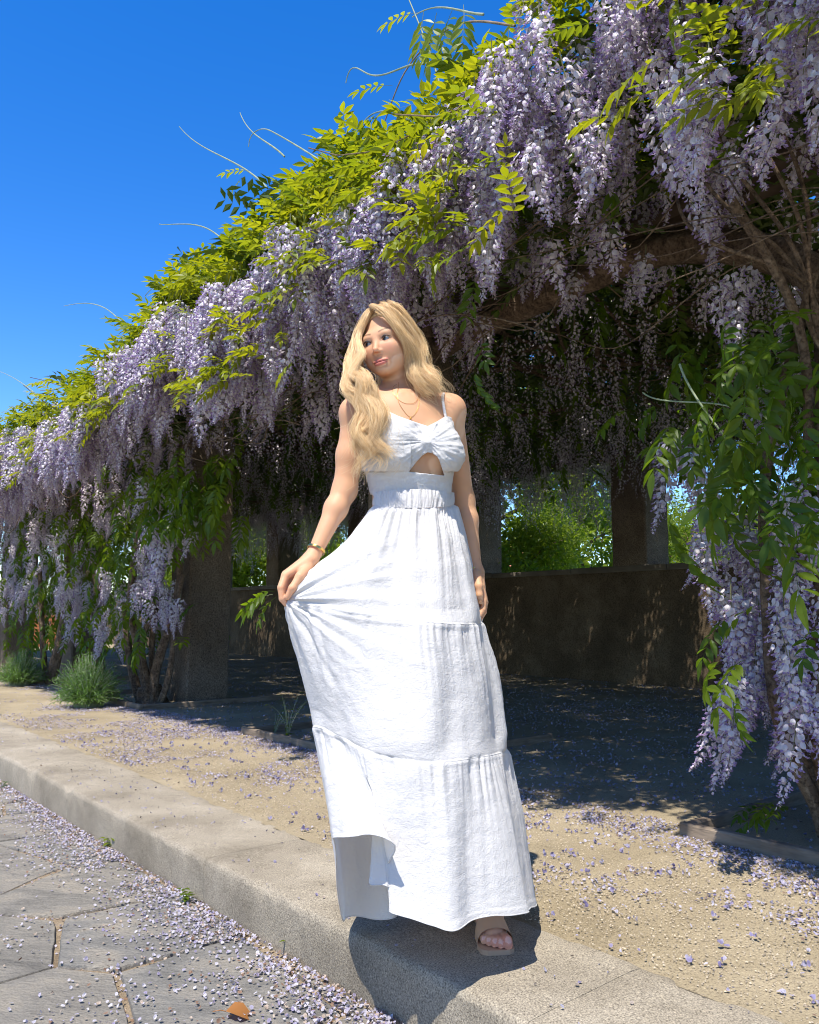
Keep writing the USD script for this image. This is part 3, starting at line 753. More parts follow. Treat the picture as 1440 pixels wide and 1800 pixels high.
for (px, py), y, L in low:
    k = int(np.argmin(np.abs(RACL - L))); s = L / RACL[k] * 1.0
    add_raceme(at(px, py, y), s, k, wr.uniform(0, 6.28), wr.normal(0, .12, 2), 0, True)
for _ in range(70):
    px, py = wr.uniform(1275, 1470), wr.uniform(890, 1190)
    add_raceme(at(px, py, wr.uniform(3.15, 3.9)), wr.uniform(.7, 1.0), wr.integers(0, 6), wr.uniform(0, 6.28), wr.normal(0, .12, 2), 0, True)
def low_leaf(px, py, y, ang, s=1.0, vine=0, part=True, down=.0):
    """A hanging compound leaf whose midrib runs at angle ang (0 = to the right, pi = to the left)."""
    out = np.array([math.cos(ang), wr.normal(-.45, .3), math.sin(ang) - down]); out /= np.linalg.norm(out)
    sd = np.cross([0, 0, 1.0], out); sd /= np.linalg.norm(sd)
    R = np.stack([out, sd, np.cross(out, sd)], 1) @ rotx(wr.normal(.25, .45))
    add_leaf(at(px, py, y), R, s, wr.integers(0, 4), vine, part, "green")
for px, py, y, a, s in [(1390, 590, 2.6, 3.4, 1.0), (1330, 600, 2.65, 3.6, 1.0), (1280, 640, 2.7, 3.9, 1.0), (1350, 640, 2.6, 4.2, 1.1), (1420, 640, 2.6, 3.5, 1.15), (1440, 620, 2.55, 4.4, 1.1), (1310, 700, 2.7, 3.9, 1.0), (1260, 730, 2.8, 4.1, 1.0),
                        (1200, 745, 3.1, 3.7, .8), (1220, 760, 3.0, 4.3, .9), (1290, 770, 2.75, 4.5, 1.0), (1330, 760, 2.7, 4.0, 1.0), (1310, 850, 2.6, 3.3, 1.1), (1340, 850, 2.6, 3.2, 1.1), (1380, 840, 2.6, 4.2, 1.0), (1430, 820, 2.6, 4.0, 1.0), (1440, 900, 2.5, 3.5, 1.2),
                        (1420, 930, 2.5, 3.4, 1.2), (1290, 1080, 2.75, 3.5, .8), (1270, 1170, 2.7, 3.2, .9), (1310, 1160, 2.65, 3.3, .9), (1340, 1060, 2.65, 3.5, .8), (1300, 1210, 2.6, 4.1, .7), (1420, 560, 2.6, 3.0, 1.0), (1380, 680, 2.7, 4.6, 1.1), (1240, 830, 2.8, 4.4, .9),
                        (1350, 560, 2.7, 3.9, 1.0), (1290, 560, 2.75, 3.7, .9), (1410, 740, 2.6, 4.2, 1.0), (1440, 700, 2.55, 4.0, 1.0), (1170, 715, 3.3, 3.4, .8), (1110, 720, 3.4, 3.3, .8), (1330, 810, 2.7, 4.2, 1.0), (1440, 770, 2.6, 3.6, 1.0), (1360, 890, 2.65, 4.4, .9),
                        (1310, 660, 2.6, 4.4, 1.0), (1400, 870, 2.6, 3.7, 1.0), (1255, 700, 2.85, 3.6, .9), (1435, 1100, 2.6, 3.8, .8), (845, 600, 3.3, 4.6, .7), (835, 640, 3.3, 4.5, .8), (833, 480, 3.2, 4.7, .8), ]:
    low_leaf(px, py, y, a, s * .84)
for _ in range(45):
    low_leaf(wr.uniform(1180, 1480), wr.uniform(540, 900), wr.uniform(2.9, 3.5), wr.uniform(3, 5), wr.uniform(.8, 1.1))
for _ in range(5):
    low_leaf(wr.uniform(1300, 1440), wr.uniform(1395, 1440), 3.15, wr.uniform(2.6, 3.6), .5)
# left pillars: tongues of flowers and leaves from the roof to near the ground
for (ua, wa, za, sp, n) in [(9.6, 3.05, 1.15, .22, 22), (9.9, 3.2, 1.0, .25, 18), (8.3, 3.0, 1.0, .16, 14), (8.0, 3.05, .82, .18, 12), (7.5, 3.1, 1.25, .14, 10), (11.2, 3.0, 1.4, .3, 18), (12.3, 3.0, 1.2, .35, 20), (9.0, 3.2, 1.9, .3, 18), (10.4, 2.9, 1.9, .3, 22),
                            (8.2, 2.9, 1.9, .25, 14), (6.4, 2.6, 1.75, .15, 7), (5.9, 2.5, 1.6, .15, 8), (11.5, 3.3, 2.2, .5, 22), (7.2, 3.1, .9, .10, 6), (7.5, 3.1, 1.75, .22, 24), (7.6, 3.15, 2.15, .3, 24), (7.75, 3.12, 1.25, .16, 12)]:
    for _ in range(n):
        k = wr.integers(0, 6)
        u = ua + wr.normal(0, sp)
        add_raceme(uwz(u, wa + wr.normal(0, .12), za + wr.normal(0, .16)), wr.uniform(.75, 1.05), k, wr.uniform(0, 6.28), wr.normal(0, .12, 2), int(vine_of(ua)), True)
for _ in range(300):
    u = wr.choice([7.7, 8.0, 8.6, 9.6, 10.8, 12.0]) + wr.normal(0, .35)
    R = rotz(wr.uniform(2.5, 5.5)) @ roty(wr.normal(.4, .3))
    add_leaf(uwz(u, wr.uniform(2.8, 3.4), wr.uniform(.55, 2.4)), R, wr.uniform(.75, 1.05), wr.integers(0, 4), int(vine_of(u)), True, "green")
for _ in range(110):
    u = 5.9 + wr.normal(0, .3)
    R = rotz(wr.uniform(2.5, 5.5)) @ roty(wr.normal(.4, .3))
    add_leaf(uwz(u, wr.uniform(2.4, 2.9), wr.uniform(1.5, 2.1)), R, wr.uniform(.75, 1.05), wr.integers(0, 4), int(vine_of(u)), True, "green")
for px, py, a in [(480, 1045, 3.3), (485, 1050, 3.8), (482, 1040, 2.9)]:
    low_leaf(px, py, 4.6, a, .8, 1)

# the roof: dense leaf clusters that shade the walk
n = 7800
ru, rw = wr.uniform(-2.2, 20, n), wr.uniform(2.35, 9.5, n)
keep = (meshkit.fbm(np.stack([ru * 1.1, rw * 1.1, np.zeros(n)], -1), 3, 6) < .72) & (meshkit.noise(np.stack([ru * 3.1, rw * 3.1, np.zeros(n)], -1), 16) < .72)
ru, rw = ru[keep], rw[keep]
keep = (rw > 3.3) | (wr.uniform(0, 1, len(ru)) < .62)
ru, rw = ru[keep], rw[keep]
rz_ = np.where(rw < 3.3, crest(ru) - .14, 3.14) + wr.normal(0, .06, len(ru))
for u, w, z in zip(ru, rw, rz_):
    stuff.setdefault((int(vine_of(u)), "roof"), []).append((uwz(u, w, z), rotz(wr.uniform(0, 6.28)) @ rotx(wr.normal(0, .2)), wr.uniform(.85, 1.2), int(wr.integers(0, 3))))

NAMES = {"rac": ("hanging_flowers", RAC), "far": ("shaded_flowers", DIST), "young": ("young_leaves", YOUNG), "green": ("shaded_leaves", GREEN), "roof": ("roof_foliage", ROOF)}
for (vi, kind), items in sorted(stuff.items()):
    nm, protos = NAMES[kind]
    instancer(VINES[vi], nm, protos, [i[0] for i in items], quat_from_mats(np.array([i[1] for i in items])), [i[2] for i in items], [i[3] for i in items])

# stems
def stem(vine, name, pts, r0, r1, m="bark", sides=10, n=30, rough=.18, seed=0, ridges=0):
    put(VINES[vine], name, tube(curve(pts, n), np.linspace(r0, r1, n), sides, rough, seed, ridges=ridges), m, smooth=True)
A = lambda *q: [at(*p_) for p_ in q]
stem(0, "trunk", A((1500, 1470, 3.25), (1447, 1330, 3.2), (1440, 1250, 3.15), (1462, 1000, 3.1), (1470, 700, 3.0), (1440, 500, 3.0), (1330, 440, 3.25), (1210, 432, 3.55), (1000, 500, 4.15), (840, 575, 4.75), (700, 640, 5.6)), .060, .085, n=80, sides=16, rough=.22, seed=1, ridges=5)
stem(0, "stem", A((1450, 1470, 3.1), (1428, 1400, 3.06), (1385, 1310, 3.0), (1362, 1220, 3.0), (1352, 1100, 3.0), (1345, 950, 3.05), (1350, 800, 3.1), (1400, 600, 3.0), (1430, 480, 2.9)), .028, .018, n=50, seed=2)
stem(0, "stem", A((1465, 1470, 3.2), (1420, 1330, 3.15), (1402, 1200, 3.1), (1408, 1000, 3.1), (1420, 800, 3.0), (1400, 560, 2.9), (1330, 420, 2.8), (1285, 350, 2.7)), .024, .016, n=50, seed=3)
stem(0, "stem", A((1475, 1460, 3.05), (1445, 1350, 3.0), (1432, 1200, 2.95), (1440, 1000, 2.95), (1445, 700, 2.9)), .03, .02, n=40, seed=4)
for j, e in enumerate([(1275, 360), (1310, 320), (1365, 300), (1400, 290), (1240, 420)]):
    mx = 1425 + 4 * (j % 3) - 8
    stem(0, "branch", A((1450, 620, 2.95), (mx, 500, 2.9), ((mx + e[0]) / 2 + 14, (500 + e[1]) / 2, 2.85), (e[0], e[1], 2.8), (e[0] - 50, e[1] - 110, 2.85)), .011, .006, "bark", 8, 24, .12, 20 + j)
for j, q in enumerate([[(1195, 640, 2.9), (1225, 700, 2.85), (1290, 790, 2.8), (1340, 870, 2.8), (1390, 960, 2.8)], [(1130, 690, 3.1), (1180, 705, 3.0), (1240, 708, 2.95), (1300, 720, 2.9)],
                       
                       [(800, 545, 3.8), (825, 560, 3.8), (850, 600, 4.0), (800, 700, 4.3)]]):
    stem(0, "tendril", A(*q), (.0042, .003, .006, .006)[min(j, 3)], .003, "young_shoot" if j < 2 else "bark", 6, 24, .05, 40 + j)
for j, q in enumerate([[(262, 1240, 8.0), (246, 1150, 7.9), (232, 1080, 7.9), (240, 960, 7.9), (260, 860, 7.9)], [(272, 1240, 7.9), (285, 1140, 7.8), (310, 1060, 7.8), (318, 960, 7.8), (345, 860, 7.9)], [(258, 1240, 7.9), (254, 1170, 7.8), (254, 1110, 7.8), (275, 1085, 7.8)],
                       [(280, 1238, 7.8), (300, 1170, 7.7), (307, 1110, 7.7), (322, 1010, 7.7)], [(250, 1238, 8.1), (235, 1190, 8.1), (226, 1140, 8.1), (218, 1060, 8.1)], [(275, 1235, 8.0), (268, 1120, 8.0), (285, 1000, 8.0), (300, 900, 8.0)], [(268, 1240, 7.85), (276, 1180, 7.8), (290, 1120, 7.8)]]):
    stem(2, "stem", A(*q), .05 if j in (0, 1, 4) else .03, .022, n=26, seed=60 + j)
stem(2, "trunk", A((268, 1250, 7.95), (266, 1225, 7.95), (264, 1205, 7.95)), .17, .10, n=10, sides=14, rough=.3, seed=70, ridges=5)
for j, q in enumerate([[(85, 1205, 10.2), (98, 1160, 10.1), (108, 1120, 10.1), (118, 1000, 10.1), (120, 880, 10.1)], [(92, 1205, 10.3), (106, 1140, 10.2), (135, 1000, 10.2), (165, 880, 10.2)], [(80, 1205, 10.2), (75, 1120, 10.2), (70, 1000, 10.2)]]):
    stem(3, "stem", A(*q), .075 if j == 0 else .04, .025, n=26, seed=80 + j)
for j, u in enumerate([3.85, 4.1, 4.25]):
    stem(1, "stem", [uwz(u, 3.2 - .05 * j, -.05), uwz(u + .1, 3.25, .8), uwz(u - .1, 3.3, 1.7), uwz(u - .15, 3.2, 2.6), uwz(u - .9, 3.1, 2.95)], .05, .03, n=40, seed=90 + j)
stem(4, "trunk", [uwz(14.3, 3.1, -.1), uwz(14.4, 3.2, 1.2), uwz(14.2, 3.3, 2.9)], .08, .05, n=24, seed=99)
for vi in range(5):
    c = [0.6, 4.0, 7.45, 10.9, 14.4][vi]
    for j in range(14):
        w0 = wr.uniform(3.1, 4.8); L = wr.uniform(2, 4.6); a = wr.normal(0, .5)
        p0 = np.array([c + wr.uniform(-1.7, 1.7), w0])
        s = np.linspace(0, 1, 6)
        q = [uwz(p0[0] + math.sin(a) * L * t + wr.normal(0, .05), p0[1] + math.cos(a) * L * t, 2.86 + wr.normal(0, .07)) for t in s]
        stem(vi, "branch", q, wr.uniform(.012, .03), .008, "bark", 7, 22, .15, 120 + vi * 20 + j)
    tw = []
    for j in range(60):
        p0 = np.array([c + wr.uniform(-1.8, 1.8), wr.uniform(2.2, 8.6)]); a = wr.uniform(0, 6.28); L = wr.uniform(.4, 1.2)
        q = [uwz(p0[0] + math.sin(a) * L * t + wr.normal(0, .05), p0[1] + math.cos(a) * L * t, 2.95 - .35 * t * wr.uniform(0, 1) + wr.normal(0, .04)) for t in np.linspace(0, 1, 5)]
        tw.append(tube(curve(q, 10), np.linspace(.006, .003, 10), 4, cap=False))
    put(VINES[vi], "twigs", cat(tw), "stem_bark", smooth=True, kind="stuff")
    zz = []
    for j in range(26):                    # thin woody runners behind the curtain of flowers
        u = c + wr.uniform(-1.7, 1.7); z = wr.uniform(2.0, 2.5); w = wr.uniform(2.4, 2.9)
        q = [uwz(u + .30 * t, w + wr.normal(0, .05), z + .5 * math.sin(t * .5 + j) * .3 + wr.normal(0, .05)) for t in range(5)]
        zz.append(tube(curve(q, 14), np.linspace(.0042, .0022, 14), 4, cap=False))
    put(VINES[vi], "twigs", cat(zz), "bark", smooth=True, kind="stuff")
# whippy new shoots against the sky
for q in [[(470, 330), (435, 300), (400, 280), (345, 250), (315, 222)], [(500, 275), (480, 258), (440, 228), (422, 198)], [(575, 290), (520, 255), (480, 232), (455, 228), (440, 242), (437, 258)], [(415, 450), (395, 425), (365, 402), (330, 394), (280, 394)],
          [(240, 590), (220, 572), (190, 545), (150, 533), (112, 538)], [(790, 225), (765, 120), (740, 50), (716, -8)], [(905, 45), (855, 38), (800, 45), (755, 75), (710, 130), (685, 190), (674, 220)], [(745, 112), (700, 122), (645, 129), (615, 124), (608, 146)], [(750, 215), (715, 200), (680, 195), (645, 208), (630, 232)],
          [(60, 690), (30, 668), (-10, 650)], [(330, 520), (300, 500), (270, 505), (255, 520)], [(850, 25), (800, 16), (760, 14), (725, 30)]]:
    pts = [atw(x, y, 2.25) for x, y in q]
    stem(int(vine_of((pts[0] @ D))), "shoot", pts, .0058, .0026, "young_shoot" if len(q) != 7 else "stem_bark", 6, 30, .05, 5)
for px, py, a, s in [(745, 18, 4.6, 1.15), (768, 22, 4.5, 1.2), (795, 18, 4.4, 1.1), (735, 22, 3.6, .9), (815, 8, 4.7, 1.1), (690, 150, 3.4, .9), (440, 300, 3.3, .8), (425, 312, 4.2, .7), (680, 200, 3.7, .9), (720, 255, 3.6, 1.0), (770, 260, 4.3, 1.0), (640, 230, 4.2, .8)]:
    P0 = atw(px, py, 2.2)
    out = np.array([math.cos(a), -.3, math.sin(a)]); out /= np.linalg.norm(out); sd = np.cross([0, 0, 1.0], out); sd /= np.linalg.norm(sd)
    add_l = copy_part(VINES[int(vine_of(P0 @ D))], "leaf", YOUNG[2 if s > 1 else 0], np.stack([out, sd, np.cross(out, sd)], 1), P0, s)
# ------------------------------------------------------------------ the woman
def smin(a, b, k):
    h = np.clip(.5 + .5 * (b - a) / k, 0, 1)
    return b + (a - b) * h - k * h * (1 - h)

def cone(P, a, b, ra, rb):
    a, b = np.asarray(a, float), np.asarray(b, float)
    ab = b - a
    t = np.clip((P - a) @ ab / (ab @ ab), 0, 1)
    q = P - a - t[:, None] * ab
    return np.sqrt(np.einsum("ij,ij->i", q, q)) - (ra + (rb - ra) * t)

def ell(P, c, r, R=None):
    q = P - np.asarray(c, float)
    if R is not None:
        q = q @ R
    r = np.asarray(r, float)
    q = q / r; k0 = np.sqrt(np.einsum("ij,ij->i", q, q)); q = q / r; k1 = np.sqrt(np.einsum("ij,ij->i", q, q))
    return np.where(k0 < 1e-6, -r.min(), k0 * (k0 - 1) / np.maximum(k1, 1e-9))

def surface_net(D, org, h):
    s = D < 0
    nx, ny, nz = D.shape
    c = [s[i:nx - 1 + i, j:ny - 1 + j, k:nz - 1 + k] for i in (0, 1) for j in (0, 1) for k in (0, 1)]
    tot = np.zeros(c[0].shape, np.int8)
    for x in c:
        tot += x
    act = np.argwhere((tot > 0) & (tot < 8))
    idx = np.full(tot.shape, -1, np.int32); idx[tuple(act.T)] = np.arange(len(act))
    corner = np.array([[i, j, k] for i in (0, 1) for j in (0, 1) for k in (0, 1)])
    val = np.stack([D[tuple((act + q).T)] for q in corner], 1)
    acc = np.zeros((len(act), 3)); cnt = np.zeros(len(act))
    for a in range(8):
        for b in range(a + 1, 8):
            if np.abs(corner[a] - corner[b]).sum() != 1:
                continue
            va, vb = val[:, a], val[:, b]
            m = (va < 0) != (vb < 0)
            t = np.where(m, va / np.where(m, va - vb, 1), 0)
            acc += np.where(m[:, None], corner[a] + t[:, None] * (corner[b] - corner[a]), 0); cnt += m
    v = org + h * (act + acc / cnt[:, None])
    faces = []
    for ax in range(3):
        o1, o2 = [(1, 2), (2, 0), (0, 1)][ax]
        sl0 = [slice(None)] * 3; sl1 = [slice(None)] * 3
        sl0[ax] = slice(0, -1); sl1[ax] = slice(1, None)
        ch = s[tuple(sl0)] != s[tuple(sl1)]
        e = np.argwhere(ch)
        e = e[(e[:, o1] > 0) & (e[:, o2] > 0) & (e[:, o1] < D.shape[o1] - 1) & (e[:, o2] < D.shape[o2] - 1)]
        def cell(d1, d2):
            q = e.copy(); q[:, o1] += d1; q[:, o2] += d2; return idx[tuple(q.T)]
        q = np.stack([cell(-1, -1), cell(0, -1), cell(0, 0), cell(-1, 0)], 1)
        inside = s[tuple(e.T)]
        q[~inside] = q[~inside][:, ::-1]
        faces.append(q[(q >= 0).all(1)])
    q = np.vstack(faces)
    return v, np.vstack([q[:, [0, 1, 2]], q[:, [0, 2, 3]]])

def mesh_sdf(fn, lo, hi, h, coarse=5):
    """Surface of the signed distance fn in the box, evaluated finely only near the surface."""
    lo, hi = np.asarray(lo, float), np.asarray(hi, float)
    nb = np.ceil((hi - lo) / (h * coarse)).astype(int)
    n = nb * coarse
    H = h * coarse
    cc = np.stack(np.meshgrid(*[lo[i] + H * (np.arange(nb[i]) + .5) for i in range(3)], indexing="ij"), -1).reshape(-1, 3)
    d = fn(cc)
    near = np.abs(d) < H * 1.6
    Dv = np.repeat(np.repeat(np.repeat(np.where(d < 0, -1.0, 1.0).astype(np.float32).reshape(nb), coarse, 0), coarse, 1), coarse, 2)
    off = np.stack(np.meshgrid(*[np.arange(coarse)] * 3, indexing="ij"), -1).reshape(-1, 3)
    blk = np.stack(np.unravel_index(np.nonzero(near)[0], nb), 1)
    for i in range(0, len(blk), 4000):
        ij = (blk[i:i + 4000, None] * coarse + off[None]).reshape(-1, 3)
        Dv[tuple(ij.T)] = fn(lo + h * (ij + .5))
    return surface_net(Dv, lo + h * .5, h)

TY = 2.27                                     # depth of the torso's axis
YAW = math.radians(17)                        # torso turned a little to the picture's right
TX, TYv = np.array([math.cos(YAW), math.sin(YAW), 0]), np.array([-math.sin(YAW), math.cos(YAW), 0])
_tz = np.array([.60, .80, .90, .96, 1.05, 1.12, 1.17, 1.22, 1.29, 1.34, 1.39, 1.43, 1.455])
_ta = PchipInterpolator(_tz, [.12, .135, .140, .138, .124, .112, .109, .117, .128, .131, .128, .108, .075])
_tb = PchipInterpolator(_tz, [.08, .085, .090, .090, .084, .080, .080, .089, .094, .094, .084, .068, .05])
_tx = PchipInterpolator([.6, .9, 1.15, 1.28, 1.43], [.020, .016, .004, -.004, -.020])
def tc(z):
    """Centre of the torso at height z."""
    z = np.clip(z, .6, 1.455)
    return np.stack([_tx(z), np.full_like(z, TY), z], -1)
def tl(P):
    """Torso coordinates: across (to the picture's right), back, up."""
    c = tc(P[:, 2]); q = P[:, :2] - c[:, :2]
    return q @ TX[:2], q @ TYv[:2], P[:, 2]
def tw(x, y, z):
    return tc(np.array([float(z)]))[0] + x * TX + y * TYv

def d_torso(P):
    x, y, z = tl(P)
    zc = np.clip(z, .6, 1.455)
    a, b = _ta(zc), _tb(zc)
    k = np.sqrt((x / a) ** 2 + (y / b) ** 2)
    g = np.sqrt((x / a ** 2) ** 2 + (y / b ** 2) ** 2) + 1e-6
    d = k * (k - 1) / g
    d = np.maximum(d, np.abs(z - 1.03) - .425) if False else np.where(z > 1.455, np.hypot(np.maximum(d, 0), z - 1.455), d)
    d = np.where(z < .6, np.hypot(np.maximum(d, 0), .6 - z), d)
    for s in (-1, 1):
        q = np.stack([x - s * .066, y + .064, z - 1.288], 1)
        d = smin(d, ell(q, (0, 0, 0), (.058, .055, .060)), .035)
    return d

SHR, SHL = at(627, 727, 2.235), at(790, 722, 2.315)
NECK0, NECK1 = at(712, 714, 2.285), at(693, 645, 2.28)
ELR, WRR = at(606, 862, 2.235), at(553, 972, 2.165)
ELL_, WRL = at(815, 880, 2.40), at(836, 996, 2.375)
HC = at(685, 610, 2.262)                      # middle of the head
hy, hr, hp = math.radians(27), math.radians(9), math.radians(4)
HR = rotz(-hy) @ roty(-hr) @ rotx(hp)         # the head's axes: x to the picture's right, y back, z up
HS = .935
def hl(P): return (P - HC) @ HR / HS
def hw(q): return HC + np.asarray(q, float) @ HR.T * HS

def d_head(P):
    q = hl(P)
    d = ell(q, (0, .014, .032), (.073, .092, .086))
    d = smin(d, ell(q, (0, -.022, -.030), (.057, .069, .072)), .032)
    d = smin(d, ell(q, (0, -.064, -.078), (.018, .019, .017)), .024)
    for s in (-1, 1):
        d = smin(d, cone(q, (s * .046, .004, -.046), (s * .011, -.062, -.079), .015, .013), .022)
        d = smin(d, ell(q, (s * .036, -.064, -.026), (.023, .019, .020)), .026)
        d = smin(d, ell(q, (s * .027, -.0720, .017), (.026, .013, .012)), .024)        # brow
        d = smin(d, ell(q, (s * .033, -.052, -.050), (.022, .022, .024)), .02)
    for s in (-1, 1):
        d = -smin(-d, ell(q, (s * .0305, -.0965, -.001), (.0165, .0110, .0090)), .012)  # eye sockets
        d = smin(d, ell(q, (s * .0305, -.0735, -.001), (.0136, .0120, .0108)), .005)   # lids over the eyes
        d = -smin(-d, ell(q, (s * .0305, -.0860, -.0015), (.0128, .0110, .0047)), .001)
        d = smin(d, ell(q, (s * .070, .012, -.012), (.010, .018, .030)), .006)         # ears
    d = smin(d, cone(q, (0, -.083, .004), (0, -.0985, -.029), .0060, .0078), .011)
    d = smin(d, ell(q, (0, -.1005, -.0325), (.0082, .0078, .0070)), .005)
    for s in (-1, 1):
        d = smin(d, ell(q, (s * .0098, -.0905, -.0362), (.0058, .0080, .0056)), .005)
        d = -smin(-d, ell(q, (s * .0052, -.0960, -.0418), (.0024, .0040, .0020)), .002)
    d = smin(d, ell(q, (.002, -.0876, -.0642), (.0235, .0085, .0040)), .005)
    d = smin(d, ell(q, (.002, -.0864, -.0724), (.0185, .0090, .0048)), .005)
    d = -smin(-d, ell(q, (.002, -.0985, -.0682), (.0200, .0080, .0009)), .0025)
    return d * HS

# fingers: joints of each finger, in the world
def chain(P, pts, radii, d, k):
    for i in range(len(pts) - 1):
        d = smin(d, cone(P, pts[i], pts[i + 1], radii[i], radii[i + 1]), k)
    return d
HR_K = [at(502, 1012, 2.115), at(503, 1010, 2.133), at(506, 1011, 2.150), at(511, 1013, 2.166)]   # knuckles of the lifted hand
HR_F = []
for i, kx in enumerate(HR_K):
    o = np.array([.0022 * i, .014 * i, 0])
    HR_F.append([kx, at(494, 1033, 2.098) + o + [0, 0, .002 * i], at(496, 1053, 2.096) + o * [1, .8, 1], at(503, 1062, 2.106) + o * [1, .6, 1]])
THUMB = [at(541, 997, 2.14), at(527, 1014, 2.105), at(514, 1034, 2.090), at(505, 1050, 2.092)]
def d_handR(P):
    d = cone(P, WRR, at(547, 980, 2.16), .0185, .019)
    pal = [cone(P, at(546, 984, 2.150 + .006 * i), k_, .0165, .0115) for i, k_ in enumerate(HR_K)]
    for q in pal:
        d = smin(d, q, .012)
    d = chain(P, THUMB, [.0150, .0115, .0095, .0075], d, .006)
    for i, f_ in enumerate(HR_F):
        r = np.array([.0102, .0092, .0082, .0070]) * [1, 1.02, .97, .86][i]
        e = chain(P, f_, r, cone(P, f_[0], f_[1], r[0], r[1]), .002)
        d = smin(d, e, .003)
    return d
HL_K = [at(846, 1030, 2.345), at(847, 1032, 2.362), at(846, 1032, 2.379), at(843, 1030, 2.393)]
def d_handL(P):
    d = cone(P, WRL, at(838, 1004, 2.372), .0175, .018)
    for i, k_ in enumerate(HL_K):
        d = smin(d, cone(P, at(839, 1006, 2.365 + .006 * i), k_, .0155, .0112), .012)
    for i, k_ in enumerate(HL_K):
        L = [1.0, 1.08, 1.02, .84][i]
        r = np.array([.0098, .0088, .0080, .0066]) * [1, 1, .96, .86][i]
        p1 = k_ + np.array([.008, -.004, -.040]) * L; p2 = p1 + np.array([-.004, -.006, -.026]) * L; p3 = p2 + np.array([-.010, -.005, -.018]) * L
        d = smin(d, chain(P, [k_, p1, p2, p3], r, cone(P, k_, p1, r[0], r[1]), .002), .003)
    d = chain(P, [at(838, 1010, 2.35), at(842, 1030, 2.325), at(843, 1046, 2.322), at(845, 1058, 2.326)], [.014, .0108, .009, .0072], d, .006)
    return d

def d_upper(P):
    d = d_torso(P)
    nb = tw(0, .012, 1.44)
    d = smin(d, cone(P, NECK0, NECK1, .043, .0405), .03)
    for S, sx in ((SHR, -1), (SHL, 1)):
        d = smin(d, cone(P, tw(sx * .030, .018, 1.455), S + [0, 0, .002], .031, .035), .03)
        d = smin(d, cone(P, tw(sx * .02, -.052, 1.435), S + [-sx * .02, -.02, .02], .009, .010), .010)   # collar bones
        d = smin(d, cone(P, S, tw(sx * .095, 0, 1.33), .040, .04), .045)
    d = smin(d, cone(P, SHR, SHR * .45 + ELR * .55, .0395, .0365), .02)
    d = smin(d, cone(P, SHR * .45 + ELR * .55, ELR, .0365, .0325), .02)
    d = smin(d, cone(P, ELR, ELR * .7 + WRR * .3, .0315, .0298), .02)
    d = smin(d, cone(P, ELR * .7 + WRR * .3, WRR, .0298, .0185), .02)
    d = smin(d, cone(P, SHL, ELL_, .0385, .031), .02)
    d = smin(d, cone(P, ELL_, ELL_ * .7 + WRL * .3, .031, .0305), .02)
    d = smin(d, cone(P, ELL_ * .7 + WRL * .3, WRL, .0305, .0180), .02)
    d = near(P, d, at(520, 1015, 2.13), .15, d_handR, .008)
    d = near(P, d, at(843, 1045, 2.36), .17, d_handL, .008)
    return near(P, d, HC, .20, d_head, .022)

def near(P, d, c, R, fn, k):
    """Blends fn in where P lies within R of c."""
    m = ((P - c) ** 2).sum(1) < R * R
    if m.any():
        d[m] = smin(d[m], fn(P[m]), k)
    return d

FOOT = at(868, 1650, 2.20) * [1, 1, 0]        # ball of the front foot on the kerb
FD = np.array([.12, -.99, 0]); FD /= np.linalg.norm(FD); FS = np.array([-FD[1], FD[0], 0])   # toes point at the camera; FS to the picture's right
def fp(a, s, z, o=FOOT): return o + FD * a + FS * s + np.array([0, 0, z])
TOES = [(.0225, .062, .0125), (.004, .060, .0095), (-.010, .053, .0088), (-.0225, .044, .0082), (-.0335, .033, .0078)]
FOOT2 = FOOT + np.array([-.10, .20, 0])
def d_legs(P):
    d = None
    for o, kn in ((FOOT, tw(.04, -.06, .60)), (FOOT2, tw(-.06, 0, .60))):
        heel, ank = fp(-.165, .0, .085, o), fp(-.135, 0, .15, o)
        kz = kn.copy(); kz[2] = .52
        e = cone(P, fp(.0, .006, .030, o), heel, .026, .027)
        e = smin(e, cone(P, fp(.012, -.014, .026, o), fp(-.11, -.006, .085, o), .020, .030), .02)
        e = smin(e, cone(P, fp(-.05, .004, .060, o), ank, .027, .031), .03)
        e = smin(e, cone(P, ank, kz, .033, .050), .03)
        e = smin(e, cone(P, kz, tw(.07 if o is FOOT else -.07, 0, .92), .052, .08), .03)
        for s, a, r in TOES:
            t = cone(P, fp(.015, s * .85, .028, o), fp(a - .012, s, .027, o), r, r * 1.02)
            t = smin(t, cone(P, fp(a - .012, s, .027, o), fp(a + .002, s, .022, o), r * 1.02, r * .9), .003)
            e = smin(e, t, .0035)
        d = e if d is None else np.minimum(d, e)
    return d

per = thing("person", "woman in a long tiered white dress standing on the kerb, lifting her skirt", "person")
bv, bf = mesh_sdf(d_upper, (-.40, 2.03, .74), (.25, 2.46, 1.72), .0023)
lv, lf = mesh_sdf(d_legs, (-.22, 2.03, .004), (.36, 2.62, .80), .0032)
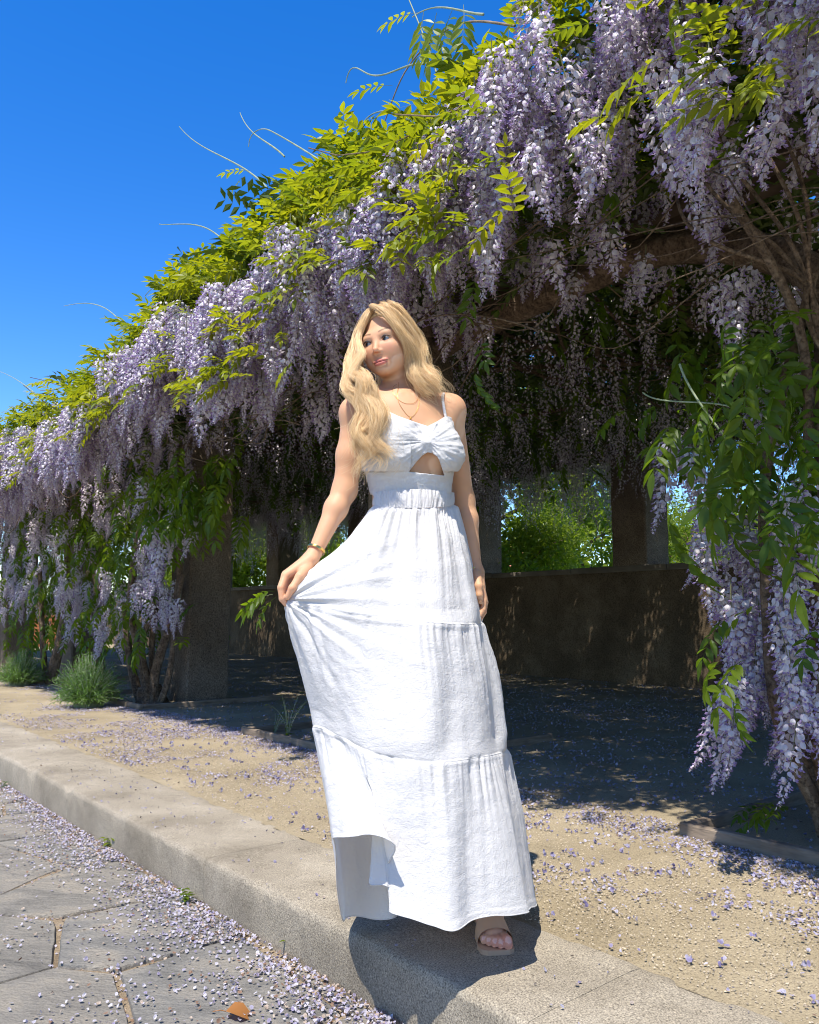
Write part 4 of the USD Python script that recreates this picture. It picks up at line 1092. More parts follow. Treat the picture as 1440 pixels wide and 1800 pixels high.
# skin tones: lips, brows, cheeks, nails keep their own colour
def skin_colour(v):
    c = np.repeat([[.57, .31, .17]], len(v), 0)
    n = meshkit.fbm(v * 38, 3, 5)[:, None]
    c = c * (.93 + .14 * n)
    q = hl(v)
    face = (q[:, 1] < -.02) & (np.abs(q[:, 0]) < .08) & (np.abs(q[:, 2]) < .14)
    def blob(cx, cy, cz, rx, rz, soft=.35):
        e = np.sqrt(((q[:, 0] - cx) / rx) ** 2 + ((q[:, 2] - cz) / rz) ** 2)
        return np.clip((1 - e) / soft + .5, 0, 1) * face
    def mixc(w, col):
        nonlocal c
        c = c * (1 - w[:, None]) + np.asarray(col) * w[:, None]
    for s in (-1, 1):
        mixc(.40 * np.exp(-(((q[:, 0] - s * .038) / .020) ** 2 + ((q[:, 2] + .030) / .016) ** 2)) * face, (.56, .20, .13))
    mixc(.22 * np.exp(-((q[:, 0] / .012) ** 2 + ((q[:, 2] + .032) / .010) ** 2)) * face, (.54, .225, .14))
    smile = 9.0 * np.clip(np.abs(q[:, 0] - .002) - .006, 0, 1) ** 2
    q = q.copy(); q[:, 2] -= smile
    up = blob(.002, 0, -.0640, .0275 , .0042); lo = blob(.002, 0, -.0724, .0215, .0054)
    mixc(np.maximum(up, lo) * .9, (.52, .150, .125))
    mixc(blob(.003, 0, -.0682, .0285, .0011, .8) * .8, (.22, .05, .045))
    q[:, 2] += smile
    for s in (-1, 1):
        x = s * q[:, 0]
        zc = .0225 + .0045 * np.sin(np.clip((x - .012) / .040, 0, 1) * 2.4) 
        wb = np.clip((1 - np.abs(q[:, 2] - zc) / .0040) * 1.6, 0, 1) * np.clip((x - .011) / .004, 0, 1) * np.clip((.052 - x) / .010, 0, 1) * face
        mixc(np.minimum(wb * 1.0, .85), (.16, .09, .045))
        lid = np.clip((1 - np.abs(np.sqrt(((x - .0305) / .0165) ** 2 + ((q[:, 2] + .0005) / .0072) ** 2) - 1) / .22), 0, 1) * face * (q[:, 2] > -.006)
        mixc(lid * .8, (.16, .09, .06))
    hd = np.exp(-np.minimum(np.linalg.norm(v - HR_F[0][3], axis=1), np.linalg.norm(v - np.array([.2, 2.35, .80]), axis=1)) ** 2 / .05 ** 2)
    mixc(.35 * hd, (.54, .225, .14))
    return c
def foot_colour(v):
    c = np.repeat([[.57, .30, .19]], len(v), 0)
    a = (v - FOOT) @ FD; s = (v - FOOT) @ FS
    t = np.clip((a - .03) / .03, 0, 1)[:, None] * (v[:, 2:] < .06)
    c = c * (1 - .6 * t) + np.array([.60, .22, .16]) * .6 * t
    for ts, ta, r in TOES:
        w = (np.hypot(a - ta - .002, (s - ts) * 1.1) < r * .72) & (v[:, 2] > .026)
        c[w] = (.74, .43, .36)
    return c
v = np.vstack([bv, lv]); f = np.vstack([bf, lf + len(bv)])
mat("skin", {"a": ("attribute", {"attribute": "Cd"}), "ge": ("geometry", {}), "n": ("noise_texture", {"scale": 420.0, "detail": 3.0}), "b": ("bump", {"strength": .18, "distance": .001}),
             "p": ("principled_bsdf", {"roughness": .55, "specular_ior_level": .30, "subsurface_weight": .16, "subsurface_scale": .006, "subsurface_radius": (1.0, .35, .2)})},
    [("a.color", "p.base_color"), ("ge.position", "n.vector"), ("n.fac", "b.height"), ("b.normal", "p.normal")])
put(per, "body", (v, f), "skin", smooth=True, cd=np.vstack([skin_colour(bv), foot_colour(lv)]))

def fabricless(name, col, rough=.5):
    mat(name, {"p": ("principled_bsdf", {"base_color": col, "roughness": rough})}, [])
mat("eye_ball", {"a": ("attribute", {"attribute": "Cd"}), "p": ("principled_bsdf", {"roughness": .28, "specular_ior_level": .3})}, [("a.color", "p.base_color")])
mat("lash", {"p": ("principled_bsdf", {"base_color": (.03, .02, .015), "roughness": .6})}, [])
fabricless("tan_leather", (.44, .28, .18), .45)
usdkit.material(stage, M("gold"), {"p": ("principled_bsdf", {"base_color": (.80, .50, .14), "metallic": 1.0, "roughness": .22})}, [], surface="p.BSDF")
fabricless("red_cord", (.42, .06, .04), .7)
# eyes, looking to the picture's left and a little up
for s in (-1, 1):
    ico = trimesh.creation.icosphere(3, .0118)
    c = np.array([s * .0305, -.0742, -.0012])
    vv = ico.vertices + c
    look = np.array([-.42, -.90, .02]); look /= np.linalg.norm(look)
    ang = ico.vertices @ look / .0118
    col = np.where(ang[:, None] > .955, [.008, .008, .01], np.where(ang[:, None] > .80, [.045, .05, .05], [.34, .32, .30]))
    # the lid opening: keep the part of the ball that shows
    put(per, "eye", (hw(vv), ico.faces), "eye_ball", smooth=True, cd=col)
for s in (-1, 1):
    t = np.linspace(-1, 1, 14)
    x = s * .0305 + t * .0150
    z = -.0005 + .0066 * (1 - t ** 2) + .0012 * t * s
    y = -.0872 + .0070 * t ** 2
    put(per, "upper_lashes", tube(hw(np.stack([x, y - .0008, z], 1)), np.interp(np.abs(t), [0, 1], [.0026, .0009]), 5), "lash")

# ---- sandals
for o in (FOOT, FOOT2):
    sd = UsdGeom.Xform.Define(stage, free(per, "sandal")); sp = str(sd.GetPath())
    n = 26
    a = np.linspace(-.185, .072, n)
    wl_ = np.interp(a, [-.185, -.165, -.09, -.02, .03, .060, .069, .072], [.012, .027, .029, .040, .045, .0425, .036, .028])
    ctr = np.interp(a, [-.185, -.05, .03, .072], [0, .002, -.004, -.003])
    zt = np.interp(a, [-.185, -.10, -.03, .0, .072], [.066, .052, .020, .014, .0135])
    rows = []
    for top in (1, 0):
        for sg in (-1, 1):
            rows.append(np.array([fp(a[i], ctr[i] + sg * wl_[i], zt[i] if top else zt[i] - .0125, o) for i in range(n)]))
    V = np.vstack(rows); i = np.arange(n - 1)
    def strip(x, y): return np.vstack([np.stack([x * n + i, y * n + i, y * n + i + 1], 1), np.stack([x * n + i, y * n + i + 1, x * n + i + 1], 1)])
    F = np.vstack([strip(1, 0), strip(2, 3), strip(0, 2), strip(3, 1), [[n - 1, 2 * n - 1, 4 * n - 1], [n - 1, 4 * n - 1, 3 * n - 1]], [[0, 2 * n, 3 * n], [0, 3 * n, n]]])
    put(sp, "sole", (V, F), "tan_leather", smooth=40)
    import manifold3d
    hp_ = manifold3d.Manifold.hull_points(np.vstack([[fp(x, s_, z, o) for x in ((-.18, -.135) if z > .03 else (-.172, -.145)) for s_ in ((-.026, .026) if z > .03 else (-.018, .018))] for z in (.054, .001)]))
    put(sp, "heel", hp_, "tan_leather")
    ring = []
    th = np.linspace(0, np.pi, 18)
    for a_ in np.linspace(-.022, .026, 6):
        hh = np.interp(a_, [-.022, .026], [.076, .052]); ww = np.interp(a_, [-.022, .026], [.0425, .0455])
        ring.append(np.array([fp(a_ + .006 * math.sin(t), -.002 + ww * math.cos(t), .010 + (hh - .010) * math.sin(t) ** .75, o) for t in th]))
    V = np.vstack(ring); m = len(th); i_, j_ = np.meshgrid(np.arange(5), np.arange(m - 1), indexing="ij"); q = i_ * m + j_
    F = np.stack([q, q + 1, q + m + 1, q + m], -1).reshape(-1, 4)
    put(sp, "strap", (V, F), "tan_leather", smooth=True)

# ---- cloth
def cloth(name, wave=1.0):
    """Thin crinkled white cotton: fine slub lines both ways, soft crumples, light passing through."""
    return mat(name, {
        "ge": ("geometry", {}), "m1": ("mapping", {"mapping_type": "point", "scale": (1, 1, 5.5)}), "m2": ("mapping", {"mapping_type": "point", "scale": (5, 5, .8)}),
        "n1": ("noise_texture", {"scale": 48.0, "detail": 5.0, "roughness": .62, "distortion": 1.6}), "n2": ("noise_texture", {"scale": 60.0, "detail": 4.0, "roughness": .6, "distortion": 1.0}),
        "n3": ("noise_texture", {"scale": 40.0, "detail": 4.0, "roughness": .55, "distortion": 2.4}), "n4": ("noise_texture", {"scale": 700.0, "detail": 2.0}),
        "a1": ("math", {"math_type": "add"}), "a2": ("math", {"math_type": "multiply_add", "value2": 1.5}), "a3": ("math", {"math_type": "multiply_add", "value2": .18}),
        "b": ("bump", {"strength": .46 * wave, "distance": .0030}),
        "d": ("principled_bsdf", {"base_color": (.71, .685, .648), "roughness": .85, "specular_ior_level": .15, "sheen_weight": .15}),
        "t": ("translucent_bsdf", {"color": (.74, .72, .70)}), "x": ("mix_closure", {"fac": .22})},
        [("ge.position", "m1.vector"), ("ge.position", "m2.vector"), ("m1.vector", "n1.vector"), ("m2.vector", "n2.vector"), ("ge.position", "n3.vector"), ("ge.position", "n4.vector"),
         ("n1.fac", "a1.value1"), ("n2.fac", "a1.value2"), ("n3.fac", "a2.value1"), ("a1.value", "a2.value3"), ("n4.fac", "a3.value1"), ("a2.value", "a3.value3"), ("a3.value", "b.height"),
         ("b.normal", "d.normal"), ("b.normal", "t.normal"), ("d.BSDF", "x.closure1"), ("t.BSDF", "x.closure2")], surface="x.closure")
cloth("white_cotton")

dress = UsdGeom.Xform.Define(stage, per + "/dress"); dp = str(dress.GetPath())
COLS = [  # theta, then (px, py, depth) at waist, mid, seam, mid, seam, mid, hem
    (0.00, [(796, 886, 2.33), (817, 940, 2.35), (847, 1093, 2.35), (875, 1190, 2.36), (890, 1316, 2.36), (918, 1440, 2.34), (941, 1589, 2.32)]),
    (0.055, [(792, 889, 2.27), (810, 946, 2.245), (838, 1096, 2.19), (860, 1198, 2.18), (875, 1324, 2.16), (896, 1452, 2.12), (915, 1602, 2.08)]),
    (0.125, [(778, 891, 2.215), (790, 952, 2.17), (806, 1096, 2.09), (822, 1202, 2.07), (836, 1331, 2.04), (850, 1464, 2.00), (862, 1610, 1.965)]),
    (0.24, [(735, 893, 2.165), (735, 960, 2.11), (735, 1092, 2.03), (745, 1205, 2.0), (755, 1338, 1.96), (766, 1470, 1.93), (775, 1632, 1.895)]),
    (0.34, [(690, 892, 2.165), (668, 960, 2.09), (625, 1081, 2.03), (640, 1200, 2.0), (655, 1322, 1.98), (676, 1450, 1.955), (694, 1604, 1.92)]),
    (0.41, [(672, 890, 2.175), (638, 955, 2.10), (565, 1068, 2.06), (585, 1185, 2.04), (612, 1302, 2.03), (640, 1396, 1.97), (655, 1474, 1.99)]),
    (0.49, [(657, 888, 2.20), (613, 946, 2.14), (504, 1054, 2.105), (526, 1162, 2.12), (552, 1277, 2.13), (571, 1387, 2.06), (588, 1474, 1.98)]),
    (0.54, [(659, 888, 2.25), (616, 948, 2.18), (507, 1056, 2.13), (530, 1165, 2.18), (557, 1283, 2.23), (580, 1402, 2.25), (605, 1620, 2.26)]),
    (0.64, [(676, 886, 2.34), (655, 950, 2.35), (602, 1076, 2.36), (622, 1190, 2.37), (642, 1300, 2.345), (664, 1440, 2.31), (700, 1610, 2.245)]),
    (0.78, [(712, 885, 2.38), (705, 950, 2.44), (690, 1090, 2.54), (700, 1200, 2.57), (705, 1310, 2.58), (715, 1420, 2.58), (740, 1545, 2.52)]),
    (0.90, [(772, 884, 2.40), (782, 945, 2.46), (802, 1088, 2.52), (815, 1195, 2.54), (825, 1310, 2.55), (842, 1430, 2.52), (858, 1550, 2.46)])]
def skirt():
    nt, nv = 640, 330
    th = np.array([c[0] for c in COLS]); G = np.array([[at(*p_) for p_ in c[1]] for c in COLS])      # columns x rows x 3
    rows_v = np.array([0, .105, .30, .465, .64, .815, 1.0])
    cs = CubicSpline(np.append(th, 1.0), np.concatenate([G, G[:1]]), axis=0, bc_type="periodic")
    T = np.arange(nt) / nt
    T = (np.concatenate([np.linspace(0, .60, 520, endpoint=False), np.linspace(.60, 1, 120, endpoint=False)]))
    R = cs(T)                                                                                            # nt x 7 x 3
    # the lifted hem falls back in a zigzag fold
    ht = [c[0] for c in COLS if c[0] < .33] + [.325, .345, .362, .380, .400, .425, .455] + [c[0] for c in COLS if c[0] > .48] + [1.0]
    hp = [c[1][6] for c in COLS if c[0] < .33] + [(702, 1606, 1.915), (691, 1598, 1.925), (689, 1556, 1.93), (655, 1549, 1.97), (680, 1494, 1.875), (640, 1474, 1.89), (610, 1471, 1.93)] + [c[1][6] for c in COLS if c[0] > .48] + [COLS[0][1][6]]
    HP = np.array([at(*p_) for p_ in hp])
    from scipy.interpolate import Akima1DInterpolator
    R[:, 6] = Akima1DInterpolator(np.array(ht), HP, axis=0)(T)
    V = np.linspace(0, 1, nv)
    S = PchipInterpolator(rows_v, R, axis=1)(V)                                                          # nt x nv x 3
    tan = np.gradient(S, axis=0); ver = np.gradient(S, axis=1)
    nrm = np.cross(tan, ver); nrm /= np.linalg.norm(nrm, axis=-1, keepdims=True) + 1e-12
    ctr = S.mean(0, keepdims=True)
    sg = np.sign((nrm * (S - ctr)).sum(-1).mean()); nrm *= sg
    # arc length round the ring drives the folds
    arc = np.concatenate([[0], np.cumsum(np.linalg.norm(np.diff(S[:, nv * 2 // 3], axis=0), axis=1))]); arc = arc / arc[-1]
    A_, B_ = np.meshgrid(arc, V, indexing="ij")
    def nz(fa, fv, seed, oct_=3, warp=0.0):
        q = np.stack([A_ * fa + warp * np.sin(B_ * 5), B_ * fv, np.zeros_like(A_)], -1)
        return 2 * meshkit.fbm(q, oct_, seed) - 1
    disp = np.zeros_like(A_)
    tiers = [(0, .30), (.30, .64), (.64, 1.001)]
    pinch = 1 - .75 * np.exp(-((A_ - np.interp(.515, T, arc)) / .03) ** 2)
    for k_, (a, b) in enumerate(tiers):
        m = (B_ >= a) & (B_ < b)
        t = np.clip((B_ - a) / (b - a), 0, 1)
        ga = nz(95, 2.2, 20 + k_, 2) * .0125 * np.exp(-t / .27)                       # gathers under the seam
        ga += nz(48, 1.6, 30 + k_, 2) * .0075 * np.exp(-t / .55)
        fold = nz(17, 1.1, 40 + k_, 2, .3) * (.008 + .022 * t ** .8) * (.8 + .2 * k_)
        big = nz(8.5, .9, 50 + k_, 2, .4) * (.005 + .018 * t) * (.5 + .4 * k_)
        ease = np.clip(t / .05, 0, 1)
        disp = np.where(m, (ga + (fold + big)) * (.25 + .75 * ease), disp)
        if k_ < 2:      # the cloth draws in towards the next seam
            disp = np.where(m & (t > .88), disp * (1 - .75 * (t - .88) / .12), disp)
    # creases fanning out from the hand
    hd = S - at(505, 1054, 2.11); rr = np.linalg.norm(hd, axis=-1)
    an = np.arctan2(hd[..., 2], hd[..., 0])
    fan = (2 * meshkit.fbm(np.stack([an * 9, rr * 2, np.zeros_like(an)], -1), 2, 61) - 1) * .012 * np.exp(-rr / .24) * np.clip(rr / .06, 0, 1)
    disp = disp * pinch + fan
    disp += nz(60, 50, 71, 4) * .0010 + nz(26, 22, 72, 3, .8) * .0014                                   # crumple
    wv = np.clip(B_ / .02, 0, 1)
    seam = np.zeros_like(disp)
    for sv in (.30, .64):
        seam += -.0012 * np.exp(-((B_ - sv) / .0030) ** 2) + .0012 * np.exp(-((B_ - sv - .009) / .005) ** 2)
    hem = .0012 * (B_ > .985)
    S = S + nrm * (disp * (.35 + .65 * wv) + seam + hem)[..., None]
    S[..., 2] += (.0035 * nz(24, 0, 81, 2) * np.clip((B_ - .8) / .2, 0, 1))
    i, j = np.meshgrid(np.arange(nt), np.arange(nv - 1), indexing="ij")
    q = np.stack([i * nv + j, ((i + 1) % nt) * nv + j, ((i + 1) % nt) * nv + j + 1, i * nv + j + 1], -1).reshape(-1, 4)
    if sg < 0:
        q = q[:, ::-1]
    cut = [int(np.searchsorted(V, x)) for x in (.30, .64)]
    return S, q, nv, cut, V
SK, SQ, SNV, SCUT, SV = skirt()
edges = [0, SCUT[0], SCUT[1], SNV - 1]
names = ["upper_tier", "middle_tier", "lower_tier"]
for k_ in range(3):
    a, b = edges[k_], edges[k_ + 1]
    sub = SK[:, a:b + 1]; m = b - a + 1; nt = len(sub)
    i, j = np.meshgrid(np.arange(nt), np.arange(m - 1), indexing="ij")
    q = np.stack([i * m + j, ((i + 1) % nt) * m + j, ((i + 1) % nt) * m + j + 1, i * m + j + 1], -1).reshape(-1, 4)
    put(dp, names[k_], (sub.reshape(-1, 3), q), "white_cotton", smooth=True)
for k_, a in ((0, SCUT[0]), (1, SCUT[1])):
    lp = SK[::2, a] ; lp = np.vstack([lp, lp[:1]])
    put(dp, "seam", tube(lp, .0010, 5, cap=False), "white_cotton", smooth=True)
lp = SK[::2, -1]; put(dp, "hem", tube(np.vstack([lp, lp[:1]]), .0014, 5, cap=False), "white_cotton", smooth=True)

# waistband: gathered elastic
nb_t, nb_v = 520, 26
top = np.array([at(*p_) for p_ in [(797, 866, 2.33), (792, 865, 2.275), (779, 864, 2.225), (735, 860, 2.175), (690, 862, 2.175), (674, 864, 2.19), (661, 866, 2.21), (661, 868, 2.25), (678, 866, 2.34), (712, 862, 2.375), (772, 862, 2.395)]])
bot = np.array([at(*c[1][0]) for c in COLS]) 
th = np.array([c[0] for c in COLS])
T = np.arange(nb_t) / nb_t
ct = CubicSpline(np.append(th, 1.0), np.vstack([top, top[:1]]), axis=0, bc_type="periodic")(T)
cb = CubicSpline(np.append(th, 1.0), np.vstack([bot, bot[:1]]), axis=0, bc_type="periodic")(T)
W_ = np.linspace(0, 1, nb_v)
B3 = ct[:, None] * (1 - W_)[None, :, None] + cb[:, None] * W_[None, :, None]
o = B3 - B3.mean(0, keepdims=True); o[..., 2] = 0; o /= np.linalg.norm(o, axis=-1, keepdims=True)
g_ = 2 * meshkit.fbm(np.stack([T[:, None] * 120 + 0 * W_, np.repeat(W_[None] * 1.3, nb_t, 0), np.zeros((nb_t, nb_v))], -1), 2, 91) - 1
B3 = B3 + o * (.0015 + .0038 * g_ + .0022 * np.sin(np.pi * W_)[None])[..., None]
i, j = np.meshgrid(np.arange(nb_t), np.arange(nb_v - 1), indexing="ij")
q = np.stack([i * nb_v + j, ((i + 1) % nb_t) * nb_v + j, ((i + 1) % nb_t) * nb_v + j + 1, i * nb_v + j + 1], -1).reshape(-1, 4)
put(dp, "waistband", (B3.reshape(-1, 3), q), "white_cotton", smooth=True)

# bodice: twisted cups over a band, cut out between them; a shell that follows the torso
CUT = Polygon([(752, 795), (742, 801), (733, 811), (719, 829), (735, 831), (781, 836), (777, 823), (772, 808), (768, 802), (760, 797)])
def poly_px(px, py, poly, scale=.0016):
    """Signed distance (metres, negative inside) of picture points to a polygon, at the torso's depth."""
    ring = np.array(poly.exterior.coords); d = np.full(px.shape, 1e9); ins = np.zeros(px.shape, bool)
    for (x0, y0), (x1, y1) in zip(ring[:-1], ring[1:]):
        ex, ey = x1 - x0, y1 - y0
        t = np.clip(((px - x0) * ex + (py - y0) * ey) / (ex * ex + ey * ey + 1e-9), 0, 1)
        d = np.minimum(d, np.hypot(px - x0 - t * ex, py - y0 - t * ey))
        c = ((y0 > py) != (y1 > py)) & (px < ex * (py - y0) / (ey if ey else 1e-9) + x0)
        ins ^= c
    return np.where(ins, -d, d) * scale
FRONT = Polygon([(560, 800), (600, 690), (668, 716), (700, 731), (728, 741), (752, 749), (768, 741), (784, 731), (800, 735), (850, 780), (850, 862), (793, 868), (720, 863), (690, 865), (658, 874), (640, 850), (560, 850)])
KNOT = np.array([752.0, 776.0])
def d_bodice(P):
    x, y, z = tl(P)
    base = d_torso(P)
    px, py = project(P)
    dx, dy = px - KNOT[0], py - KNOT[1]
    rr = np.hypot(dx, dy); an = np.arctan2(dy, dx)
    fr = y < .03
    pleat = (2 * meshkit.fbm(np.stack([an * 7.0, rr * .02, np.zeros_like(an)], -1), 2, 15) - 1) * np.clip(rr / 30, 0, 1) * np.exp(-rr / 75)
    cr = 2 * meshkit.fbm(P * [55, 55, 90], 3, 16) - 1
    loose = .004 + .009 * np.exp(-(((py - 812) / 22) ** 2)) * (np.abs(x) > .03)     # the cups stand off over the band
    off = .008 + np.where(fr, .0062 * pleat + loose * fr, 0) + .0022 * cr
    off = off + .008 * np.exp(-(rr / 13) ** 2)
    band = py > 829
    off = np.where(band, .0085 + .0015 * cr + .009 * np.clip((866 - py) / 34, 0, 1) * np.clip(1 - (x / .10) ** 2, 0, 1) * (y < .0), off)
    shell = np.abs(base - off + .003) - .0032
    clip = np.where(fr, poly_px(px, py, FRONT), np.maximum(z - 1.33, 1.165 - z))
    clip = np.maximum(clip, np.where(fr, -poly_px(px, py, CUT), -1))
    return np.maximum(shell, clip)
v, f = mesh_sdf(d_bodice, (-.16, 2.06, 1.12), (.17, 2.44, 1.46), .0022, 4)
put(dp, "bodice", (v, f), "white_cotton", smooth=True)
def on_torso(px, py, off=.006):
    """The first point of the body in direction (px, py), lifted a little."""
    ys = np.linspace(2.05, 2.42, 300); Q = np.array([at(px, py, y) for y in ys]); d = d_upper(Q)
    k_ = int(np.argmax(d < off)); return Q[k_]
for pts in ([(784, 734), (781, 720), (779, 708), (778, 700), (779, 694)], [(670, 718), (664, 706), (658, 695), (654, 688)]):
    p_ = np.array([on_torso(*q) for q in pts]); p_ = np.vstack([p_, p_[-1] + [.004, .05, .0], p_[-1] + [.006, .12, -.06]])
    put(dp, "shoulder_strap", tube(curve(p_, 26), .0042, 8), "white_cotton", smooth=True)

# ---- jewellery
def bangle(c, ax, r, thick, flat):
    ax = np.asarray(ax, float) / np.linalg.norm(ax)
    u_ = np.cross(ax, [0.2, 1, .1]); u_ /= np.linalg.norm(u_); w_ = np.cross(ax, u_)
    t = np.linspace(0, 2 * np.pi, 61); n_ = 6
    prof = [(-flat, 0), (-flat, thick), (0, thick * 1.15), (flat, thick), (flat, 0), (0, 0)]
    V = np.array([c + ax * a_ + (u_ * math.cos(q) + w_ * math.sin(q)) * (r + h_) for q in t[:-1] for a_, h_ in prof])
    i, j = np.meshgrid(np.arange(60), np.arange(n_), indexing="ij"); nx_ = (i + 1) % 60; nj = (j + 1) % n_
    return V, np.stack([i * n_ + j, nx_ * n_ + j, nx_ * n_ + nj, i * n_ + nj], -1).reshape(-1, 4)
axr = WRR - ELR
put(per, "bangle", bangle(at(556, 966, 2.167), axr, .0232, .0016, .0032), "gold", smooth=30)
put(per, "cord_bracelet", tube(bangle(at(545, 984, 2.158), axr + [.01, 0, .02], .0212, .001, .001)[0][::6], .0011, 5, cap=False), "red_cord", smooth=True)
put(per, "bangle", bangle(at(834, 1000, 2.374), WRL - ELL_, .0195, .0015, .0022), "gold", smooth=30, label="thin gold bangle on the hanging hand")
for pts, r in (([(700, 672), (699, 690), (700, 704), (710, 722), (722, 733), (733, 722), (737, 706), (737, 690), (733, 676)], .00055), ([(698, 676), (701, 703), (713, 709), (726, 709), (735, 700), (735, 680)], .0005)):
    p_ = np.array([on_torso(*q, .0022) for q in pts])
    nk = put(per, "necklace", tube(curve(p_, 50), r, 5), "gold", smooth=True)
q_ = trimesh.creation.icosphere(1, .0032); q_.apply_translation(on_torso(722, 735, .004))
put(per, "pendant", (q_.vertices, q_.faces), "gold", smooth=True)

# ---- hair: a parting left of the crown, long loose curls
mat("hair", {"hi": ("hair_info", {}), "r": ("rgb_ramp", {"ramp": [(0.0, (.34, .20, .085)), (.35, (.56, .38, .18)), (.7, (.70, .51, .27)), (1.0, (.80, .64, .39))]}),
             "a": ("attribute", {"attribute": "Cd"}), "sx": ("separate_xyz", {}),
             "p": ("principled_bsdf", {"roughness": .36, "specular_ior_level": .55}), "t": ("translucent_bsdf", {}), "m": ("mix_closure", {"fac": .18})},
    [("a.color", "p.base_color"), ("a.color", "t.color"), ("p.BSDF", "m.closure1"), ("t.BSDF", "m.closure2")], surface="m.closure")
hrng = np.random.default_rng(12)
def scalp(a, b, lift=.004):
    """Point on the skull: a = angle from the forehead over the crown to the nape (0..1), b = to the side (-1..1)."""
    ph = -.62 + a * 2.9                       # 0 up; negative = towards the face
    q = np.array([math.sin(b * 1.45) * (.073 + lift), 0, 0])
    cr = math.cos(b * 1.45)
    return np.array([0, .014, .032]) + q + np.array([0, math.sin(ph) * (.092 + lift) * cr, math.cos(ph) * (.086 + lift) * cr])
GUIDES = []   # (root in head coordinates, list of world points, strands, spread along the guide, curl)
def g(a, b, pts, n, sp0, sp1, curl, tone=0.0):
    GUIDES.append((a, b, [at(*p_) for p_ in pts], n, sp0, sp1, curl, tone))
# picture-left side: from the parting down over the temple, then curls in front of the shoulder
g(.15, -.30, [(642, 554, 2.217), (632, 584, 2.222), (623, 620, 2.218), (616, 650, 2.184), (615, 674, 2.165), (625, 697, 2.150), (642, 718, 2.135), (634, 752, 2.130), (660, 784, 2.115), (640, 812, 2.120), (634, 836, 2.120)], 300, .006, .011, .014)
g(.19, -.42, [(639, 562, 2.227), (626, 594, 2.232), (618, 632, 2.218), (616, 660, 2.185), (627, 684, 2.160), (652, 704, 2.140), (664, 732, 2.130), (650, 765, 2.120), (676, 790, 2.110), (690, 801, 2.110)], 300, .007, .011, .015)
g(.25, -.52, [(636, 568, 2.242), (623, 602, 2.247), (615, 642, 2.220), (629, 670, 2.180), (648, 690, 2.155), (640, 720, 2.145), (655, 747, 2.130), (640, 775, 2.130), (648, 802, 2.125), (628, 828, 2.130)], 300, .007, .012, .015, .05)
g(.32, -.60, [(636, 574, 2.262), (621, 612, 2.272), (616, 657, 2.225), (637, 690, 2.190), (660, 715, 2.160), (672, 745, 2.140), (656, 775, 2.130), (674, 798, 2.120), (662, 818, 2.120)], 260, .008, .012, .015, -.03)
g(.12, -.22, [(648, 552, 2.210), (636, 578, 2.207), (627, 606, 2.204), (620, 640, 2.177), (629, 664, 2.150), (647, 682, 2.140), (658, 702, 2.135), (644, 730, 2.130), (630, 760, 2.130), (646, 790, 2.125)], 240, .005, .010, .013, .04)
g(.42, -.66, [(637, 582, 2.292), (622, 627, 2.292), (623, 682, 2.260), (640, 722, 2.220), (650, 762, 2.170), (645, 802, 2.150)], 240, .010, .017, .014, -.06)
g(.55, -.66, [(642, 592, 2.332), (630, 642, 2.320), (630, 692, 2.300), (635, 732, 2.260), (640, 772, 2.190)], 200, .012, .02, .012, -.1)
g(.26, -.5, [(636, 572, 2.237), (621, 607, 2.237), (613, 645, 2.198), (612, 662, 2.175), (613, 682, 2.160), (634, 696, 2.145), (656, 716, 2.130), (672, 750, 2.120), (660, 785, 2.115)], 220, .006, .009, .015, .08)
g(.16, -.34, [(640, 562, 2.215), (632, 588, 2.205), (632, 608, 2.180), (636, 624, 2.160), (627, 641, 2.155), (625, 660, 2.145), (637, 664, 2.135), (642, 678, 2.130), (642, 690, 2.130), (646, 716, 2.13), (660, 742, 2.125), (648, 770, 2.12)], 200, .005, .009, .010, .10)
g(.2, -.45, [(637, 568, 2.22), (626, 596, 2.215), (624, 626, 2.19), (623, 648, 2.165), (636, 658, 2.145), (640, 672, 2.135), (639, 680, 2.135), (632, 704, 2.135), (650, 728, 2.13), (642, 760, 2.12)], 200, .006, .010, .012, .12)
# picture-right side: swept over from the parting, past the cheek, turning up in a roll on the shoulder
g(.13, -.10, [(664, 541, 2.182), (680, 553, 2.172), (696, 574, 2.172), (711, 594, 2.182), (722, 616, 2.20), (726, 640, 2.218), (736, 664, 2.210), (754, 680, 2.210), (772, 698, 2.220)], 330, .006, .012, .007)
g(.17, .06, [(680, 538, 2.202), (702, 556, 2.202), (721, 584, 2.219), (733, 616, 2.236), (736, 645, 2.226), (748, 664, 2.215), (764, 675, 2.220), (773, 694, 2.230)], 330, .007, .013, .007, .04)
g(.21, .18, [(692, 536, 2.212), (712, 556, 2.222), (730, 586, 2.242), (739, 620, 2.254), (742, 648, 2.239), (756, 664, 2.235), (770, 682, 2.240), (773, 700, 2.250)], 330, .008, .014, .008, -.02)
g(.28, .30, [(701, 540, 2.232), (720, 566, 2.252), (736, 598, 2.272), (744, 630, 2.274), (748, 657, 2.260), (762, 675, 2.260), (775, 694, 2.265)], 300, .009, .015, .009, .02)
g(.36, .42, [(708, 550, 2.262), (728, 578, 2.282), (740, 610, 2.302), (746, 644, 2.296), (752, 670, 2.290), (767, 693, 2.290)], 260, .010, .016, .009, -.05)
g(.48, .55, [(716, 562, 2.302), (732, 594, 2.322), (740, 632, 2.323), (746, 666, 2.315), (758, 694, 2.310)], 240, .012, .018, .008, -.08)
g(.15, .0, [(676, 543, 2.200), (697, 562, 2.198), (712, 588, 2.212), (723, 616, 2.226), (725, 642, 2.217), (730, 658, 2.213), (742, 680, 2.217), (760, 692, 2.227)], 240, .005, .010, .007, .08)
